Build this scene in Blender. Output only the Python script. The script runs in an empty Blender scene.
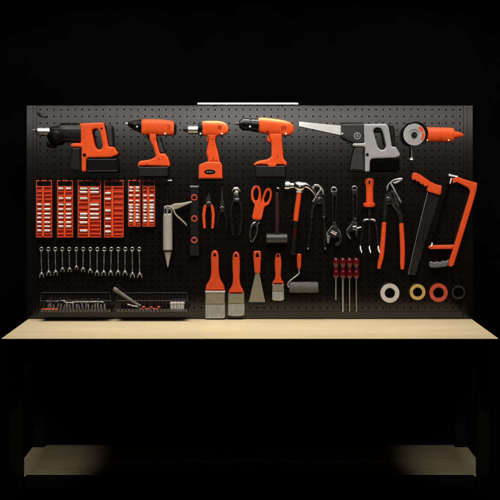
import bpy, bmesh, math, random
from mathutils import Vector, Matrix
random.seed(7)
SC = bpy.context.scene
COL = SC.collection

# ---------------------------------------------------------------- camera, world, lights
S = 0.0045            # metres per photo pixel (500 px frame) at the pegboard face, Y = 0
D = 6.53              # camera distance to the pegboard face
HOR = 158.0           # photo row of the horizon
TOPZ = 0.745          # bench top height
CAMZ = TOPZ + (319.0 - HOR) * S
SHELF_Z = TOPZ - (445 - 319) * S

cam = bpy.data.cameras.new('camera'); camo = bpy.data.objects.new('camera', cam); COL.objects.link(camo)
camo.location = (0, -D, CAMZ); camo.rotation_euler = (math.radians(90), 0, 0)
cam.sensor_width = 36.0; cam.lens = 36.0 * D / (500 * S); cam.shift_y = -(250 - HOR) / 500.0
cam.clip_start = 0.1; cam.clip_end = 100
SC.camera = camo

world = bpy.data.worlds.new('World'); SC.world = world; world.use_nodes = True
bg = world.node_tree.nodes['Background']; bg.inputs[0].default_value = (0, 0, 0, 1); bg.inputs[1].default_value = 0.0
SC.view_settings.view_transform = 'Standard'; SC.view_settings.look = 'None'
SC.view_settings.exposure = 0.0; SC.view_settings.gamma = 1.0; SC.view_settings.use_curve_mapping = False

def area(name, loc, target, sx, sy, power, col=(1, 1, 1), spread=180):
    l = bpy.data.lights.new(name, 'AREA'); l.shape = 'RECTANGLE'; l.size = sx; l.size_y = sy
    l.energy = power; l.color = col; l.spread = math.radians(spread)
    o = bpy.data.objects.new(name, l); COL.objects.link(o); o.location = loc
    o.rotation_euler = (Vector(target) - Vector(loc)).to_track_quat('-Z', 'Y').to_euler()
    return o
def spot(name, loc, target, power, ang, blend, col=(1, 1, 1), size=0.05):
    l = bpy.data.lights.new(name, 'SPOT'); l.energy = power; l.spot_size = math.radians(ang); l.spot_blend = blend
    l.color = col; l.shadow_soft_size = size
    o = bpy.data.objects.new(name, l); COL.objects.link(o); o.location = loc
    o.rotation_euler = (Vector(target) - Vector(loc)).to_track_quat('-Z', 'Y').to_euler()
    return o
L_FRONT = area('added_front_sheen_strip', (0, -5.4, CAMZ + 0.345), (0, 0, 1.62), 5.4, 0.12, 0.70, (1.0, 0.98, 0.96), 30)  # added unseen strip; its reflection makes the grey sheen on the board top
L_KEY = area('key_softbox', (0, -2.6, 3.5), (0, 0, 1.62), 3.4, 0.6, 8.2, (1.0, 0.97, 0.93), 35)
L_TOP = area('added_top_glow_strip', (0, -0.16, CAMZ + 0.84), (0, -0.10, TOPZ), 2.6, 0.10, 13.5, (1.0, 0.98, 0.96))  # unseen strip added to widen the glow along the top of the board
L_BENCH = area('bench_lamp', (0, -0.75, CAMZ + 1.0), (0, -0.40, TOPZ), 2.7, 0.25, 10.2, (1.0, 0.91, 0.76), 68)
for sx in (-1, 1):
    spot('added_shelf_end_spot', (sx * 0.60, -2.3, 0.95), (sx * 0.89, -0.30, SHELF_Z), 85, 15, 1.0, (1.0, 0.93, 0.8))  # unseen spots added to brighten the two shelf ends

# ---------------------------------------------------------------- materials
def mat(name, col, rough=0.5, metal=0.0, spec=0.5, nscale=60.0, cvar=0.12, rvar=0.12, bump=0.0, bscale=None,
        coat=0.0, trans=0.0, stretch=None, emis=None):
    m = bpy.data.materials.new(name); m.use_nodes = True
    nt = m.node_tree; N = nt.nodes; L = nt.links
    p = N['Principled BSDF']
    p.inputs['Metallic'].default_value = metal; p.inputs['Specular IOR Level'].default_value = spec
    p.inputs['Coat Weight'].default_value = coat; p.inputs['Transmission Weight'].default_value = trans
    tc = N.new('ShaderNodeTexCoord'); mp = N.new('ShaderNodeMapping'); L.new(tc.outputs['Object'], mp.inputs['Vector'])
    if stretch: mp.inputs['Scale'].default_value = stretch
    n = N.new('ShaderNodeTexNoise'); n.inputs['Scale'].default_value = nscale; n.inputs['Detail'].default_value = 5
    n.inputs['Roughness'].default_value = 0.65
    L.new(mp.outputs['Vector'], n.inputs['Vector'])
    r = N.new('ShaderNodeMapRange'); r.inputs['From Min'].default_value = 0.3; r.inputs['From Max'].default_value = 0.7
    r.inputs['To Min'].default_value = 1 - cvar; r.inputs['To Max'].default_value = 1 + cvar
    L.new(n.outputs['Fac'], r.inputs['Value'])
    mx = N.new('ShaderNodeMix'); mx.data_type = 'RGBA'; mx.blend_type = 'MULTIPLY'; mx.inputs['Factor'].default_value = 1
    mx.inputs['A'].default_value = (*col, 1); L.new(r.outputs['Result'], mx.inputs['B'])
    L.new(mx.outputs['Result'], p.inputs['Base Color'])
    r2 = N.new('ShaderNodeMapRange'); r2.inputs['From Min'].default_value = 0.3; r2.inputs['From Max'].default_value = 0.7
    r2.inputs['To Min'].default_value = max(0.02, rough - rvar); r2.inputs['To Max'].default_value = min(1, rough + rvar)
    L.new(n.outputs['Fac'], r2.inputs['Value']); L.new(r2.outputs['Result'], p.inputs['Roughness'])
    if bump:
        n2 = N.new('ShaderNodeTexNoise'); n2.inputs['Scale'].default_value = bscale or nscale * 6; n2.inputs['Detail'].default_value = 3
        L.new(mp.outputs['Vector'], n2.inputs['Vector'])
        b = N.new('ShaderNodeBump'); b.inputs['Strength'].default_value = bump; b.inputs['Distance'].default_value = 0.001
        L.new(n2.outputs['Fac'], b.inputs['Height']); L.new(b.outputs['Normal'], p.inputs['Normal'])
    if emis:
        p.inputs['Emission Color'].default_value = (*emis[0], 1); p.inputs['Emission Strength'].default_value = emis[1]
    return m

M = {}
M['mallet'] = mat('dark_grey_cast_steel', (0.045, 0.045, 0.044), 0.42, 0.45, nscale=60, cvar=0.2, bump=0.12, bscale=500)
M['brushred'] = mat('darker_orange_lacquer', (0.56, 0.058, 0.011), 0.36, spec=0.35, nscale=30, cvar=0.1)  # darker tone of the orange handle lacquer, for brush, knife and roller
M['bitsteel'] = mat('grey_bit_steel', (0.40, 0.39, 0.38), 0.4, 0.8, nscale=200, cvar=0.4)
M['blacktape'] = mat('black_tape', (0.022, 0.022, 0.023), 0.35, spec=0.5, nscale=60, cvar=0.15)
M['orange'] = mat('orange_plastic', (0.80, 0.086, 0.012), 0.46, spec=0.22, nscale=25, cvar=0.06, bump=0.10, bscale=900)
M['rack'] = mat('orange_rack_plastic', (0.66, 0.062, 0.012), 0.4, nscale=40, cvar=0.1)
M['handle'] = mat('orange_lacquer', (0.76, 0.080, 0.014), 0.36, spec=0.3, nscale=30, cvar=0.08)
M['black'] = mat('black_plastic', (0.003, 0.003, 0.003), 0.32, spec=0.15, nscale=40, cvar=0.25, bump=0.15, bscale=1200)
M['dark'] = mat('dark_grey_rubber', (0.0105, 0.0105, 0.0108), 0.33, spec=0.25, nscale=50, cvar=0.2, bump=0.2, bscale=900)
M['charcoal'] = mat('charcoal_plastic', (0.034, 0.034, 0.035), 0.5, spec=0.25, nscale=40, cvar=0.12, bump=0.12, bscale=900)
M['grey'] = mat('grey_plastic', (0.34, 0.34, 0.345), 0.45, spec=0.4, nscale=30, cvar=0.07, bump=0.12, bscale=900)
M['pale'] = mat('pale_grey_plastic', (0.55, 0.55, 0.55), 0.45, nscale=40, cvar=0.06)
M['grip'] = mat('black_dipped_grip', (0.0065, 0.0065, 0.0061), 0.30, spec=0.32, nscale=60, cvar=0.2, bump=0.2, bscale=700)
M['chrome'] = mat('polished_steel', (0.80, 0.80, 0.80), 0.22, 1.0, nscale=80, cvar=0.1, rvar=0.08)
M['steel'] = mat('brushed_steel', (0.55, 0.54, 0.52), 0.36, 1.0, nscale=120, cvar=0.15, rvar=0.1, stretch=(1, 1, 8))
M['satin'] = mat('satin_tool_steel', (0.58, 0.57, 0.54), 0.34, 1.0, nscale=90, cvar=0.2)
M['darksteel'] = mat('blackened_steel', (0.06, 0.06, 0.06), 0.25, 0.8, nscale=90, cvar=0.25)
M['bladesteel'] = mat('bright_blade_steel', (0.72, 0.72, 0.71), 0.5, 0.35, spec=0.5, nscale=60, cvar=0.08, stretch=(1, 1, 9))
M['olivesteel'] = mat('oiled_blade_steel', (0.011, 0.0105, 0.0085), 0.45, 0.5, nscale=30, cvar=0.3, stretch=(1, 1, 0.3))
M['tan'] = mat('dull_tin_plate', (0.30, 0.275, 0.22), 0.42, 0.7, nscale=70, cvar=0.12, stretch=(4, 1, 1))
M['white'] = mat('white_vinyl', (0.8, 0.8, 0.79), 0.4, nscale=50, cvar=0.04)
M['bristle'] = mat('pale_bristles', (0.46, 0.45, 0.44), 0.6, spec=0.3, nscale=160, cvar=0.4, stretch=(6, 1, 0.25), bump=0.7, bscale=500)
M['fleece'] = mat('grey_fleece_nap', (0.11, 0.11, 0.11), 0.9, spec=0.1, nscale=260, cvar=0.35, bump=1.0, bscale=800)
M['barrel'] = mat('grey_green_enamel', (0.36, 0.36, 0.33), 0.45, nscale=30, cvar=0.08)
M['beige'] = mat('beige_enamel', (0.36, 0.33, 0.26), 0.42, 0.3, nscale=40, cvar=0.1)
M['red'] = mat('translucent_red_plastic', (0.085, 0.002, 0.004), 0.14, spec=0.5, nscale=40, cvar=0.15, coat=0.15)
M['yellowtape'] = mat('yellow_tape', (0.52, 0.34, 0.10), 0.42, nscale=50, cvar=0.08)
M['redtape'] = mat('red_tape', (0.52, 0.065, 0.028), 0.42, nscale=50, cvar=0.1)
M['whitetape'] = mat('white_tape', (0.52, 0.48, 0.47), 0.42, nscale=50, cvar=0.05)
M['disc'] = mat('abrasive_disc', (0.36, 0.36, 0.36), 0.6, nscale=240, cvar=0.25, bump=0.5, bscale=900)
M['redbrown'] = mat('dark_red_brown_wood', (0.022, 0.010, 0.009), 0.4, nscale=40, cvar=0.25, stretch=(6, 6, 0.6))
M['wire'] = mat('black_coated_wire', (0.030, 0.030, 0.030), 0.4, 0.3, nscale=60, cvar=0.15)
M['lip'] = mat('grey_basket_lip', (0.085, 0.085, 0.084), 0.45, 0.4, nscale=60, cvar=0.15)
M['frame'] = mat('black_powder_coat', (0.0007, 0.0007, 0.0007), 0.6, spec=0.04, nscale=120, cvar=0.2, bump=0.1, bscale=1500)
M['led'] = mat('lit_led_diffuser', (0.9, 0.9, 0.9), 0.5, emis=((1.0, 0.985, 0.96), 85.0))
M['void'] = mat('matt_black_paint', (0.0015, 0.0015, 0.0015), 0.95, spec=0.0, nscale=3, cvar=0.3)

# pegboard steel: black textured powder coat
M['board'] = mat('pegboard_powder_coat', (0.0050, 0.0047, 0.0043), 0.135, spec=0.5, nscale=14, cvar=0.16, rvar=0.006)

def wood(name, base, dark):
    m = bpy.data.materials.new(name); m.use_nodes = True
    nt = m.node_tree; N = nt.nodes; L = nt.links; p = N['Principled BSDF']
    tc = N.new('ShaderNodeTexCoord'); mp = N.new('ShaderNodeMapping'); mp.inputs['Scale'].default_value = (0.7, 9, 9)
    L.new(tc.outputs['Object'], mp.inputs['Vector'])
    n = N.new('ShaderNodeTexNoise'); n.inputs['Scale'].default_value = 5; n.inputs['Detail'].default_value = 8; n.inputs['Distortion'].default_value = 0.6
    L.new(mp.outputs['Vector'], n.inputs['Vector'])
    mp2 = N.new('ShaderNodeMapping'); mp2.inputs['Scale'].default_value = (2.2, 70, 70); L.new(tc.outputs['Object'], mp2.inputs['Vector'])
    n2 = N.new('ShaderNodeTexNoise'); n2.inputs['Scale'].default_value = 6; n2.inputs['Detail'].default_value = 4
    L.new(mp2.outputs['Vector'], n2.inputs['Vector'])
    mul = N.new('ShaderNodeMath'); mul.operation = 'ADD'; L.new(n.outputs['Fac'], mul.inputs[0]); L.new(n2.outputs['Fac'], mul.inputs[1])
    cr = N.new('ShaderNodeValToRGB'); L.new(mul.outputs[0], cr.inputs['Fac'])
    hf = N.new('ShaderNodeMath'); hf.operation = 'MULTIPLY'; hf.inputs[1].default_value = 0.5
    L.new(mul.outputs[0], hf.inputs[0]); L.new(hf.outputs[0], cr.inputs['Fac'])
    cr.color_ramp.elements[0].position = 0.35; cr.color_ramp.elements[0].color = (*dark, 1)
    cr.color_ramp.elements[1].position = 0.62; cr.color_ramp.elements[1].color = (*base, 1)
    mp3 = N.new('ShaderNodeMapping'); mp3.inputs['Scale'].default_value = (0.9, 5.0, 1); L.new(tc.outputs['Object'], mp3.inputs['Vector'])
    n3 = N.new('ShaderNodeTexNoise'); n3.inputs['Scale'].default_value = 3.0; n3.inputs['Detail'].default_value = 6; L.new(mp3.outputs['Vector'], n3.inputs['Vector'])
    rg = N.new('ShaderNodeMapRange'); rg.inputs['From Min'].default_value = 0.35; rg.inputs['From Max'].default_value = 0.65
    rg.inputs['To Min'].default_value = 0.965; rg.inputs['To Max'].default_value = 1.025; L.new(n3.outputs['Fac'], rg.inputs['Value'])
    mm = N.new('ShaderNodeMix'); mm.data_type = 'RGBA'; mm.blend_type = 'MULTIPLY'; mm.inputs['Factor'].default_value = 1
    L.new(cr.outputs['Color'], mm.inputs['A']); L.new(rg.outputs['Result'], mm.inputs['B'])
    L.new(mm.outputs['Result'], p.inputs['Base Color'])
    rr = N.new('ShaderNodeMapRange'); rr.inputs['To Min'].default_value = 0.3; rr.inputs['To Max'].default_value = 0.44
    L.new(n3.outputs['Fac'], rr.inputs['Value']); L.new(rr.outputs['Result'], p.inputs['Roughness'])
    p.inputs['Specular IOR Level'].default_value = 0.45
    b = N.new('ShaderNodeBump'); b.inputs['Strength'].default_value = 0.12; b.inputs['Distance'].default_value = 0.0006
    L.new(n2.outputs['Fac'], b.inputs['Height']); L.new(b.outputs['Normal'], p.inputs['Normal'])
    return m
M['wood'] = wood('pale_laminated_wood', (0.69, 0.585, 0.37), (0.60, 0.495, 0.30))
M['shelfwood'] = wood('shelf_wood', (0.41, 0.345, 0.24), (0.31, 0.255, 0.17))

# ---------------------------------------------------------------- geometry helpers
def W(px, py, y=0.0):
    k = S * (D + y) / D
    return Vector(((px - 250.0) * k, y, CAMZ + (HOR - py) * k))
def K(y): return S * (D + y) / D

class MB:
    def __init__(s): s.v = []; s.f = []
    def add(s, vs, fs):
        b = len(s.v); s.v += [Vector(v) for v in vs]; s.f += [tuple(i + b for i in f) for f in fs]; return s
    def join(s, o): return s.add(o.v, o.f)
    def mesh(s, name, origin=(0, 0, 0), sharp=38):
        o = Vector(origin); me = bpy.data.meshes.new(name)
        me.from_pydata([tuple(v - o) for v in s.v], [], s.f)
        bm = bmesh.new(); bm.from_mesh(me)
        bmesh.ops.remove_doubles(bm, verts=bm.verts, dist=1e-6)
        bmesh.ops.recalc_face_normals(bm, faces=bm.faces); bm.to_mesh(me); bm.free()
        for p in me.polygons: p.use_smooth = True
        me.set_sharp_from_angle(angle=math.radians(sharp))
        return me

def cr(pts, k=6, closed=True):
    """Catmull-Rom through the points (tuples of any length)."""
    n = len(pts); out = []
    g = (lambda i: pts[i % n]) if closed else (lambda i: pts[min(max(i, 0), n - 1)])
    for i in range(n if closed else n - 1):
        a, b, c, d = g(i - 1), g(i), g(i + 1), g(i + 2)
        for j in range(k):
            t = j / k
            out.append(tuple(0.5 * (2 * q + (r - p) * t + (2 * p - 5 * q + 4 * r - s) * t * t + (3 * q - p - 3 * r + s) * t ** 3)
                             for p, q, r, s in zip(a, b, c, d)))
    if not closed: out.append(tuple(pts[-1]))
    return out
def circ(cx, cy, rx, ry=None, n=28, a0=0, a1=360):
    ry = rx if ry is None else ry; full = abs(a1 - a0) >= 360
    m = n if full else n + 1
    return [(cx + rx * math.cos(math.radians(a0 + (a1 - a0) * i / n)), cy + ry * math.sin(math.radians(a0 + (a1 - a0) * i / n))) for i in range(m)]
def rnd(pts, r, k=4):
    """Round the corners of a polygon by radius r px (a list gives one per corner)."""
    n = len(pts); out = []
    for i in range(n):
        p, a, b = Vector(pts[i]), Vector(pts[i - 1]), Vector(pts[(i + 1) % n])
        ri = r[i] if isinstance(r, (list, tuple)) else r
        ri = min(ri, 0.45 * (a - p).length, 0.45 * (b - p).length)
        if ri < 0.05: out.append(tuple(p)); continue
        s = p + (a - p).normalized() * ri; e = p + (b - p).normalized() * ri
        for j in range(k + 1):
            t = j / k; q = s * (1 - t) ** 2 + p * 2 * t * (1 - t) + e * t * t; out.append((q.x, q.y))
    return out

def plate(outs, yf, yb, bev=0.25):
    """Extruded outline(s) in photo px; yf = front depth, yb = back depth (metres); bev in px. Extra outlines inside are holes."""
    if not isinstance(outs[0][0], (tuple, list)): outs = [outs]
    ym = (yf + yb) / 2; th = abs(yb - yf); b = min(bev * S, th * 0.45)
    pa = lambda o: abs(sum(o[i - 1][0] * o[i][1] - o[i][0] * o[i - 1][1] for i in range(len(o)))) / 2
    want = (pa(outs[0]) - sum(pa(o) for o in outs[1:])) * K(ym) ** 2
    best = None; rj = random.Random(3)
    for attempt in range(7):          # the curve filler sometimes drops a region: nudge the points and keep the fullest result
        cu = bpy.data.curves.new('outline', 'CURVE'); cu.dimensions = '2D'; cu.fill_mode = 'BOTH'
        cu.extrude = th / 2 - b; cu.bevel_depth = b; cu.bevel_resolution = 2; cu.offset = -b
        for o in outs:
            sp = cu.splines.new('POLY'); sp.points.add(len(o) - 1); sp.use_cyclic_u = True
            for q, (px, py) in zip(sp.points, o):
                if attempt: px += rj.uniform(-.02, .02); py += rj.uniform(-.02, .02)
                w = W(px, py, ym); q.co = (w.x, w.z, 0, 1)
        ob = bpy.data.objects.new('outline', cu); me = ob.to_mesh()
        got = sum(p.area for p in me.polygons if abs(p.normal.z) > .98) / 2
        if best is None or got > best[0] * 1.02:
            best = (got, [(v.co.x, ym - v.co.z, v.co.y) for v in me.vertices], [tuple(p.vertices) for p in me.polygons])
        ob.to_mesh_clear(); bpy.data.objects.remove(ob); bpy.data.curves.remove(cu)
        if best[0] > .78 * want: break
    return MB().add(best[1], best[2])

def loft(st, horiz, yc, dep=1.0, n=2.0, res=24, k=5):
    """Superellipse sections. horiz: stations (px, ytop, ybot[, depth factor]); else (py, xleft, xright[, depth factor])."""
    st = [tuple(s) + ((dep,) if len(s) == 3 else ()) for s in st]
    if k > 1: st = cr(st, k, closed=False)
    mb = MB(); vs = []; fs = []
    for s in st:
        c = (s[1] + s[2]) / 2; h = abs(s[2] - s[1]) / 2
        ctr = W(s[0], c, yc) if horiz else W(c, s[0], yc); h *= K(yc)
        for i in range(res):
            a = 2 * math.pi * i / res; ca, sa = math.cos(a), math.sin(a)
            u = math.copysign(abs(ca) ** (2 / n), ca) * h; w = math.copysign(abs(sa) ** (2 / n), sa) * h * s[3]
            vs.append(ctr + (Vector((0, w, u)) if horiz else Vector((u, w, 0))))
    m = len(st)
    for j in range(m - 1):
        for i in range(res):
            i2 = (i + 1) % res; fs.append((j * res + i, j * res + i2, (j + 1) * res + i2, (j + 1) * res + i))
    fs.append(tuple(range(res))); fs.append(tuple((m - 1) * res + i for i in range(res)))
    return mb.add(vs, fs)

def tube(path, rad, res=12, k=5, flat=1.0):
    """path of (px, py, y); rad px or list; swept round tube (flat squeezes the depth)."""
    if not isinstance(rad, (list, tuple)): rad = [rad] * len(path)
    pts = [tuple(W(*p)) + (r * S,) for p, r in zip(path, rad)]
    if k > 1 and len(pts) > 2: pts = cr(pts, k, closed=False)
    P = [Vector(p[:3]) for p in pts]; R = [p[3] for p in pts]
    vs = []; fs = []; prev = None
    for i, p in enumerate(P):
        t = (P[min(i + 1, len(P) - 1)] - P[max(i - 1, 0)]).normalized()
        if prev is None:
            ref = Vector((0, 1, 0)) if abs(t.y) < 0.8 else Vector((0, 0, 1))
            u = t.cross(ref).normalized()
        else: u = (prev - t * prev.dot(t)).normalized()
        prev = u; w = t.cross(u)
        for j in range(res):
            a = 2 * math.pi * j / res; o = (u * math.cos(a) + w * math.sin(a)) * R[i]; o.y *= flat; vs.append(p + o)
    m = len(P)
    for j in range(m - 1):
        for i in range(res):
            i2 = (i + 1) % res; fs.append((j * res + i, j * res + i2, (j + 1) * res + i2, (j + 1) * res + i))
    fs.append(tuple(range(res))); fs.append(tuple((m - 1) * res + i for i in range(res)))
    return MB().add(vs, fs)

def lathey(px, py, prof, res=32):
    """Lathe round the depth axis: prof = [(radius px, y metres), ...]."""
    vs = []; fs = []
    for r, y in prof:
        c = W(px, py, y)
        for i in range(res):
            a = 2 * math.pi * i / res; vs.append(c + Vector((math.cos(a), 0, math.sin(a))) * r * K(y))
    m = len(prof)
    for j in range(m - 1):
        for i in range(res):
            i2 = (i + 1) % res; fs.append((j * res + i, j * res + i2, (j + 1) * res + i2, (j + 1) * res + i))
    if prof[0] != prof[-1]: fs.append(tuple(range(res))); fs.append(tuple((m - 1) * res + i for i in range(res)))
    return MB().add(vs, fs)
def torus(px, py, R, r, yc, res=32, rs=12, ry=None):
    ry = R if ry is None else ry; vs = []; fs = []
    c = W(px, py, yc)
    for i in range(res):
        a = 2 * math.pi * i / res
        for j in range(rs):
            b = 2 * math.pi * j / rs; q = r * math.cos(b)
            vs.append(c + Vector((math.cos(a) * (R + q), math.sin(b) * r, math.sin(a) * (ry + q))) * S)
    for i in range(res):
        for j in range(rs):
            fs.append((i * rs + j, ((i + 1) % res) * rs + j, ((i + 1) % res) * rs + (j + 1) % rs, i * rs + (j + 1) % rs))
    return MB().add(vs, fs)
def box(x0, x1, y0, y1, z0, z1, bev=0.002, seg=2):
    bm = bmesh.new(); bmesh.ops.create_cube(bm, size=1)
    for v in bm.verts: v.co = ((x0 + x1) / 2 + v.co.x * (x1 - x0), (y0 + y1) / 2 + v.co.y * (y1 - y0), (z0 + z1) / 2 + v.co.z * (z1 - z0))
    if bev: bmesh.ops.bevel(bm, geom=bm.edges[:], offset=bev, segments=seg, affect='EDGES', profile=0.5)
    mb = MB(); bm.verts.index_update(); mb.add([v.co.copy() for v in bm.verts], [tuple(v.index for v in f.verts) for f in bm.faces]); bm.free()
    return mb
def pbox(px0, px1, py0, py1, yf, yb, bev=0.15):
    a = W(px0, py1, yf); b = W(px1, py0, yf)
    return box(a.x, b.x, yf, yb, a.z, b.z, bev * S)

def wn(ob):
    m = ob.modifiers.new('weighted normals', 'WEIGHTED_NORMAL'); m.mode = 'FACE_AREA'; m.keep_sharp = True; m.weight = 80

class T:
    """A thing: an Empty on the place it hangs or stands on, parenting its parts."""
    def __init__(s, name, label, cat, px, py, y=0.0, group=None):
        s.loc = W(px, py, y); o = bpy.data.objects.new(name, None); COL.objects.link(o); o.location = s.loc
        o.empty_display_size = 0.02; o['label'] = label; o['category'] = cat
        if group: o['group'] = group
        s.o = o
    def part(s, name, mb, m, parent=None, label=None, sharp=38):
        ob = bpy.data.objects.new(name, mb.mesh(name, s.loc, sharp)); ob.data.materials.append(M[m]); COL.objects.link(ob); wn(ob)
        ob.parent = parent or s.o
        if label: ob['label'] = label
        return ob
def single(name, label, cat, mb, m, origin, group=None, kind=None, sharp=38):
    ob = bpy.data.objects.new(name, mb.mesh(name, origin, sharp)); ob.data.materials.append(M[m]); COL.objects.link(ob); ob.location = origin; wn(ob)
    if label: ob['label'] = label
    if cat: ob['category'] = cat
    if group: ob['group'] = group
    if kind: ob['kind'] = kind
    return ob
def clone(o, delta, label=None):
    c = o.copy(); COL.objects.link(c); c.location = Vector(o.location) + Vector(delta)
    if label: c['label'] = label
    for ch in list(o.children):
        d = ch.copy(); COL.objects.link(d); d.parent = c
        for g in list(ch.children):
            e = g.copy(); COL.objects.link(e); e.parent = d
    return c

# ---------------------------------------------------------------- the setting
single('floor', None, None, box(-6, 6, -8, 0.45, -0.05, 0.0, 0), 'void', (0, 0, 0), kind='structure')
single('wall', None, None, box(-6, 6, 0.45, 0.55, -0.05, 4, 0), 'void', (0, 0, 0), kind='structure')

# ---------------------------------------------------------------- workbench
HW = 0.999
bench = T('workbench', 'black steel workbench with a pale wooden top and a lower wooden shelf', 'workbench', 250, 319)
bench.loc = Vector((0, -0.35, 0)); bench.o.location = bench.loc
TY0, TY1 = -0.70, 0.028
bench.part('tabletop', box(-HW, HW, TY0, TY1, TOPZ - 0.028, TOPZ, 0.0025, 3), 'wood')
bench.part('edge_band', box(-HW - 0.003, HW + 0.003, TY0 - 0.004, TY0, TOPZ - 0.032, TOPZ - 0.003, 0.0008), 'frame')
bench.part('apron', box(-0.945, 0.945, TY0 + 0.02, TY0 + 0.05, TOPZ - 0.11, TOPZ - 0.0285, 0.003), 'frame', label='front apron rail')
bench.part('apron', box(-0.945, 0.945, -0.045, -0.015, TOPZ - 0.11, TOPZ - 0.0285, 0.003), 'frame', label='rear apron rail')
SHZ = SHELF_Z
for sx in (-1, 1):
    for (y0, y1) in ((TY0 + 0.012, TY0 + 0.062), (-0.052, -0.006)):
        xa, xb = sorted((sx * 0.916, sx * 0.972))
        lg = bench.part('leg', box(xa, xb, y0, y1, 0.022, TOPZ - 0.0285, 0.004), 'frame')
        bench.part('foot', box(xa - 0.004, xb + 0.004, y0 - 0.004, y1 + 0.004, 0.0, 0.021, 0.004), 'frame', lg)
    xa, xb = sorted((sx * 0.925, sx * 0.963))
    bench.part('side_rail', box(xa, xb, TY0 + 0.064, -0.054, SHZ - 0.05, SHZ - 0.012, 0.003), 'frame')
    # corner gusset under the apron
    g = []
    for y in (-0.047, -0.043):
        g += [(sx * 0.915, y, TOPZ - 0.112), (sx * 0.80, y, TOPZ - 0.112), (sx * 0.915, y, TOPZ - 0.23)]
    bench.part('gusset', MB().add(g, [(0, 1, 2), (3, 5, 4), (0, 3, 4, 1), (1, 4, 5, 2), (2, 5, 3, 0)]), 'frame')
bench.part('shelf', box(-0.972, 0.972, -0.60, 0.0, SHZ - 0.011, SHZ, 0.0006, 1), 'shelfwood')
bench.part('shelf_rail', box(-0.915, 0.915, -0.632, -0.602, SHZ - 0.05, SHZ - 0.001, 0.003), 'frame')

# ---------------------------------------------------------------- pegboard
pb = T('pegboard', 'wide black perforated steel pegboard standing along the back of the bench', 'pegboard', 250, 318.6)
PX0, PY0, DX, DY, NX, NY = 40.2, 109.6, 6.997, 6.83, 61, 30
mb = MB(); RH = 0.82
for j in range(NY):
    for i in range(NX):
        cx, cy = PX0 + i * DX, PY0 + j * DY; hx, hy = DX / 2, DY / 2
        vs = []
        for q in range(8):
            ox, oy = ((1, 0), (1, 1), (0, 1), (-1, 1), (-1, 0), (-1, -1), (0, -1), (1, -1))[q]
            vs.append(W(cx + ox * hx, cy + oy * hy))
        inn = []
        for q in range(16):
            a = math.pi * 2 * q / 16; inn.append((cx + math.cos(a) * RH, cy + math.sin(a) * RH))
        vs += [W(*p) for p in inn] + [W(*p) + Vector((0, 0.004, 0)) for p in inn]
        fs = []
        for q in range(8):
            q2 = (q + 1) % 8; a = 8 + 2 * q; c = 8 + (2 * q + 2) % 16
            fs += [(q, q2, c, a + 1, a)]
        for q in range(16):
            q2 = (q + 1) % 16; fs.append((8 + q, 8 + q2, 24 + q2, 24 + q))
        mb.add(vs, fs)
gx0, gx1 = PX0 - DX / 2, PX0 + (NX - .5) * DX; gy0, gy1 = PY0 - DY / 2, PY0 + (NY - .5) * DY
pme = pb.part('panel', mb, 'board')
def slab(px0, px1, py0, py1, yf, yb, bev=0.35): return pbox(px0, px1, py0, py1, yf, yb, bev)
BX0, BX1, BY0, BY1 = 26.2, 473.2, 105.8, 318.4
pb.part('frame_rail', slab(BX0, gx0 - 0.05, BY0, BY1, -0.0035, 0.026, 0.6), 'board', label='left upright edge of the board')
pb.part('frame_rail', slab(gx1 + 0.05, BX1, BY0, BY1, -0.0035, 0.026, 0.6), 'board', label='right upright edge of the board')
pb.part('frame_rail', slab(gx0 - 0.05, gx1 + 0.05, gy1 + 0.05, BY1, -0.0035, 0.026, 0.6), 'board', label='bottom edge of the board')
pb.part('frame_rail', slab(gx0 - 0.05, gx1 + 0.05, BY0 - 0.3, gy0 - 0.02, -0.0006, 0.026, 0.06), 'board', label='top edge of the board')
# slim seam fold lines of the upright edges
for px in (32.8, 466.6):
    pb.part('seam', slab(px, px + 0.7, BY0 + 1, BY1 - 1, -0.0055, -0.0036, 0.2), 'board')

# ---------------------------------------------------------------- LED light bar
lb = T('light_bar', 'slim black bar with one lit white LED strip above the board', 'light bar', 248, 106)
YL = -0.074
a, b = W(197.6, 103.95, YL), W(298.0, 103.2, YL)
lb.part('diffuser', box(a.x, b.x, YL, YL + 0.016, a.z, b.z, 0.0008), 'led')
lb.part('housing', box(a.x - 0.002, b.x + 0.002, YL + 0.0045, YL + 0.024, b.z + 0.0006, b.z + 0.0052, 0.0012), 'frame')
c = W(250, 104.5, YL); lb.part('back_plate', box(a.x, b.x, YL + 0.0175, YL + 0.0195, c.z, b.z + 0.0002, 0.0004), 'frame')  # plate added to keep the diffuser's light off the board's top edge
for px in (197.2, 298.3):
    q = W(px, 103.6, YL); lb.part('end_cap', box(q.x - 0.002, q.x + 0.002, YL + 0.001, YL + 0.022, a.z - 0.0008, b.z + 0.0052, 0.0008), 'frame')
for px in (214, 282):
    lb.part('arm', tube([(px, 102.6, YL + 0.022), (px, 102.8, -0.03), (px, 104.4, -0.006), (px, 106.6, -0.003)], 0.6), 'frame')

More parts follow.
